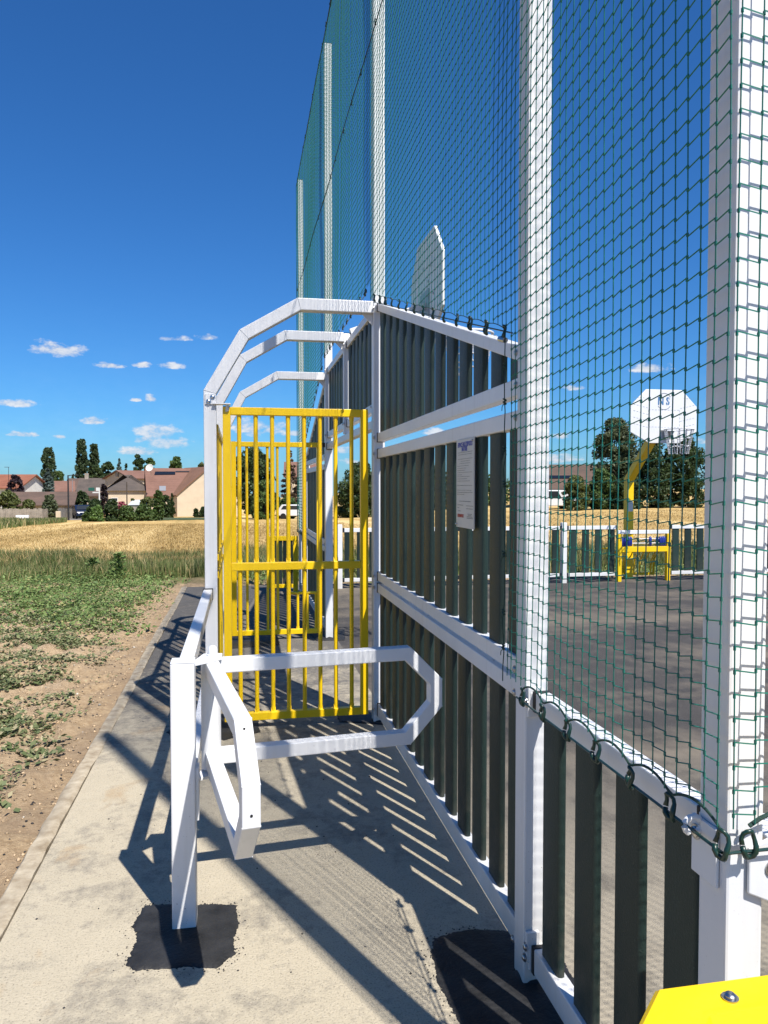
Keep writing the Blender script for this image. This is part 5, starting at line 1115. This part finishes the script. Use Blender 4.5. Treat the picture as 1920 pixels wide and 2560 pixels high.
pp = at_dist(55, 77); o = MB(); o.box(pp.x - .55, pp.x + .55, pp.y - .15, pp.y + .15, pp.z - .2, pp.z + .62); tag(o.build('meter_box', 'carwhite', bevel=.03), 'white meter box in front of the grey board fence', 'box')
def car(name, label, p, yaw, L, W, H, mat, van=False):
    g = empty(name, label, 'car', p); Rm = Matrix.Rotation(yaw, 3, 'Z'); q = lambda x, y, z: Vector(p) + Rm @ Vector((x, y, z)); f = L / 2
    side = [(-f, .35), (-f, .75), (-f + .15, .95), (-f * .62, 1.0), (-f * .30, H), (f * .70, H), (f * .94, 1.0), (f, .85), (f, .35)] if not van else [(-f, .35), (-f, .9), (-f + .3, 1.15), (-f * .55, H), (f, H), (f, .35)]
    b = MB(); b.prism([q(-W / 2, y, z) for y, z in side], Rm @ Vector((W, 0, 0))); b.build('body', mat, g, bevel=.06)
    b = MB(); b.prism([q(-W / 2 + .12, -f * .60 - .02, 1.03), q(W / 2 - .12, -f * .60 - .02, 1.03), q(W / 2 - .2, -f * .33 - .02, H - .08), q(-W / 2 + .2, -f * .33 - .02, H - .08)], Rm @ Vector((0, -.03, .03))); b.build('windscreen', 'pane', g)
    for s in (-1, 1):
        b = MB(); b.prism([q(s * (W / 2 + .004), -f * .42, 1.02), q(s * (W / 2 + .004), f * .74, 1.02), q(s * (W / 2 + .004), f * .6, H - .1), q(s * (W / 2 + .004), -f * .25, H - .1)], Rm @ Vector((s * .01, 0, 0))); b.build('side_window', 'pane', g)
        b = MB(); c = q(s * W * .36, -f - .01, .70); b.lathe([(.10, 0), (.10, .03), (.05, .05)], c, Rm @ Vector((0, -1, 0)), 10); b.build('headlight', 'carwhite', g)
        for y in (-f * .62, f * .62): b = MB(); b.lathe([(.31, 0), (.31, .2)], q(s * (W / 2 - .18), y, .31), Rm @ Vector((s, 0, 0)), 14); b.build('wheel', 'cap', g, True)
    b = MB(); b.prism([q(-.26, -f - .012, .48), q(.26, -f - .012, .48), q(.26, -f - .012, .60), q(-.26, -f - .012, .60)], Rm @ Vector((0, -.01, 0))); b.build('plate', 'carwhite', g)
pc_ = at_dist(206, 90); pc_.z += .06; car('parked_car', 'dark blue car parked on the lane beside the board fence', pc_, R(18), 4.0, 1.75, 1.5, 'carblue')
pc_ = at_dist(1372, 70); car('parked_van', 'white van parked before the brown-roofed house', pc_, R(80), 4.6, 1.9, 1.75, 'carwhite', True)
pc_ = at_dist(700, 76); car('parked_van', 'white car half hidden by the bright shrub behind the bars', at_dist(742, 79), R(70), 3.9, 1.7, 1.5, 'carwhite')
pc_ = at_dist(345, 90); s_ = scale_at(pc_); zt = CAMZ + (1219 - 1256) * s_; hw = 25 * s_
g = empty('canopy_shed', 'low white canopy roof between the laurels and the hipped house', 'shed', pc_)
b = MB(); b.prism([(pc_.x - hw, pc_.y, zt - .30), (pc_.x - hw + .25, pc_.y, zt), (pc_.x + hw - .25, pc_.y, zt), (pc_.x + hw, pc_.y, zt - .30)], (0, 2.6, .25)); b.build('roof', 'carwhite', g)
b = MB(); b.box(pc_.x - hw + .1, pc_.x + hw - .1, pc_.y + .1, pc_.y + 2.4, pc_.z - .3, zt - .31); b.build('wall', 'stonewall', g)
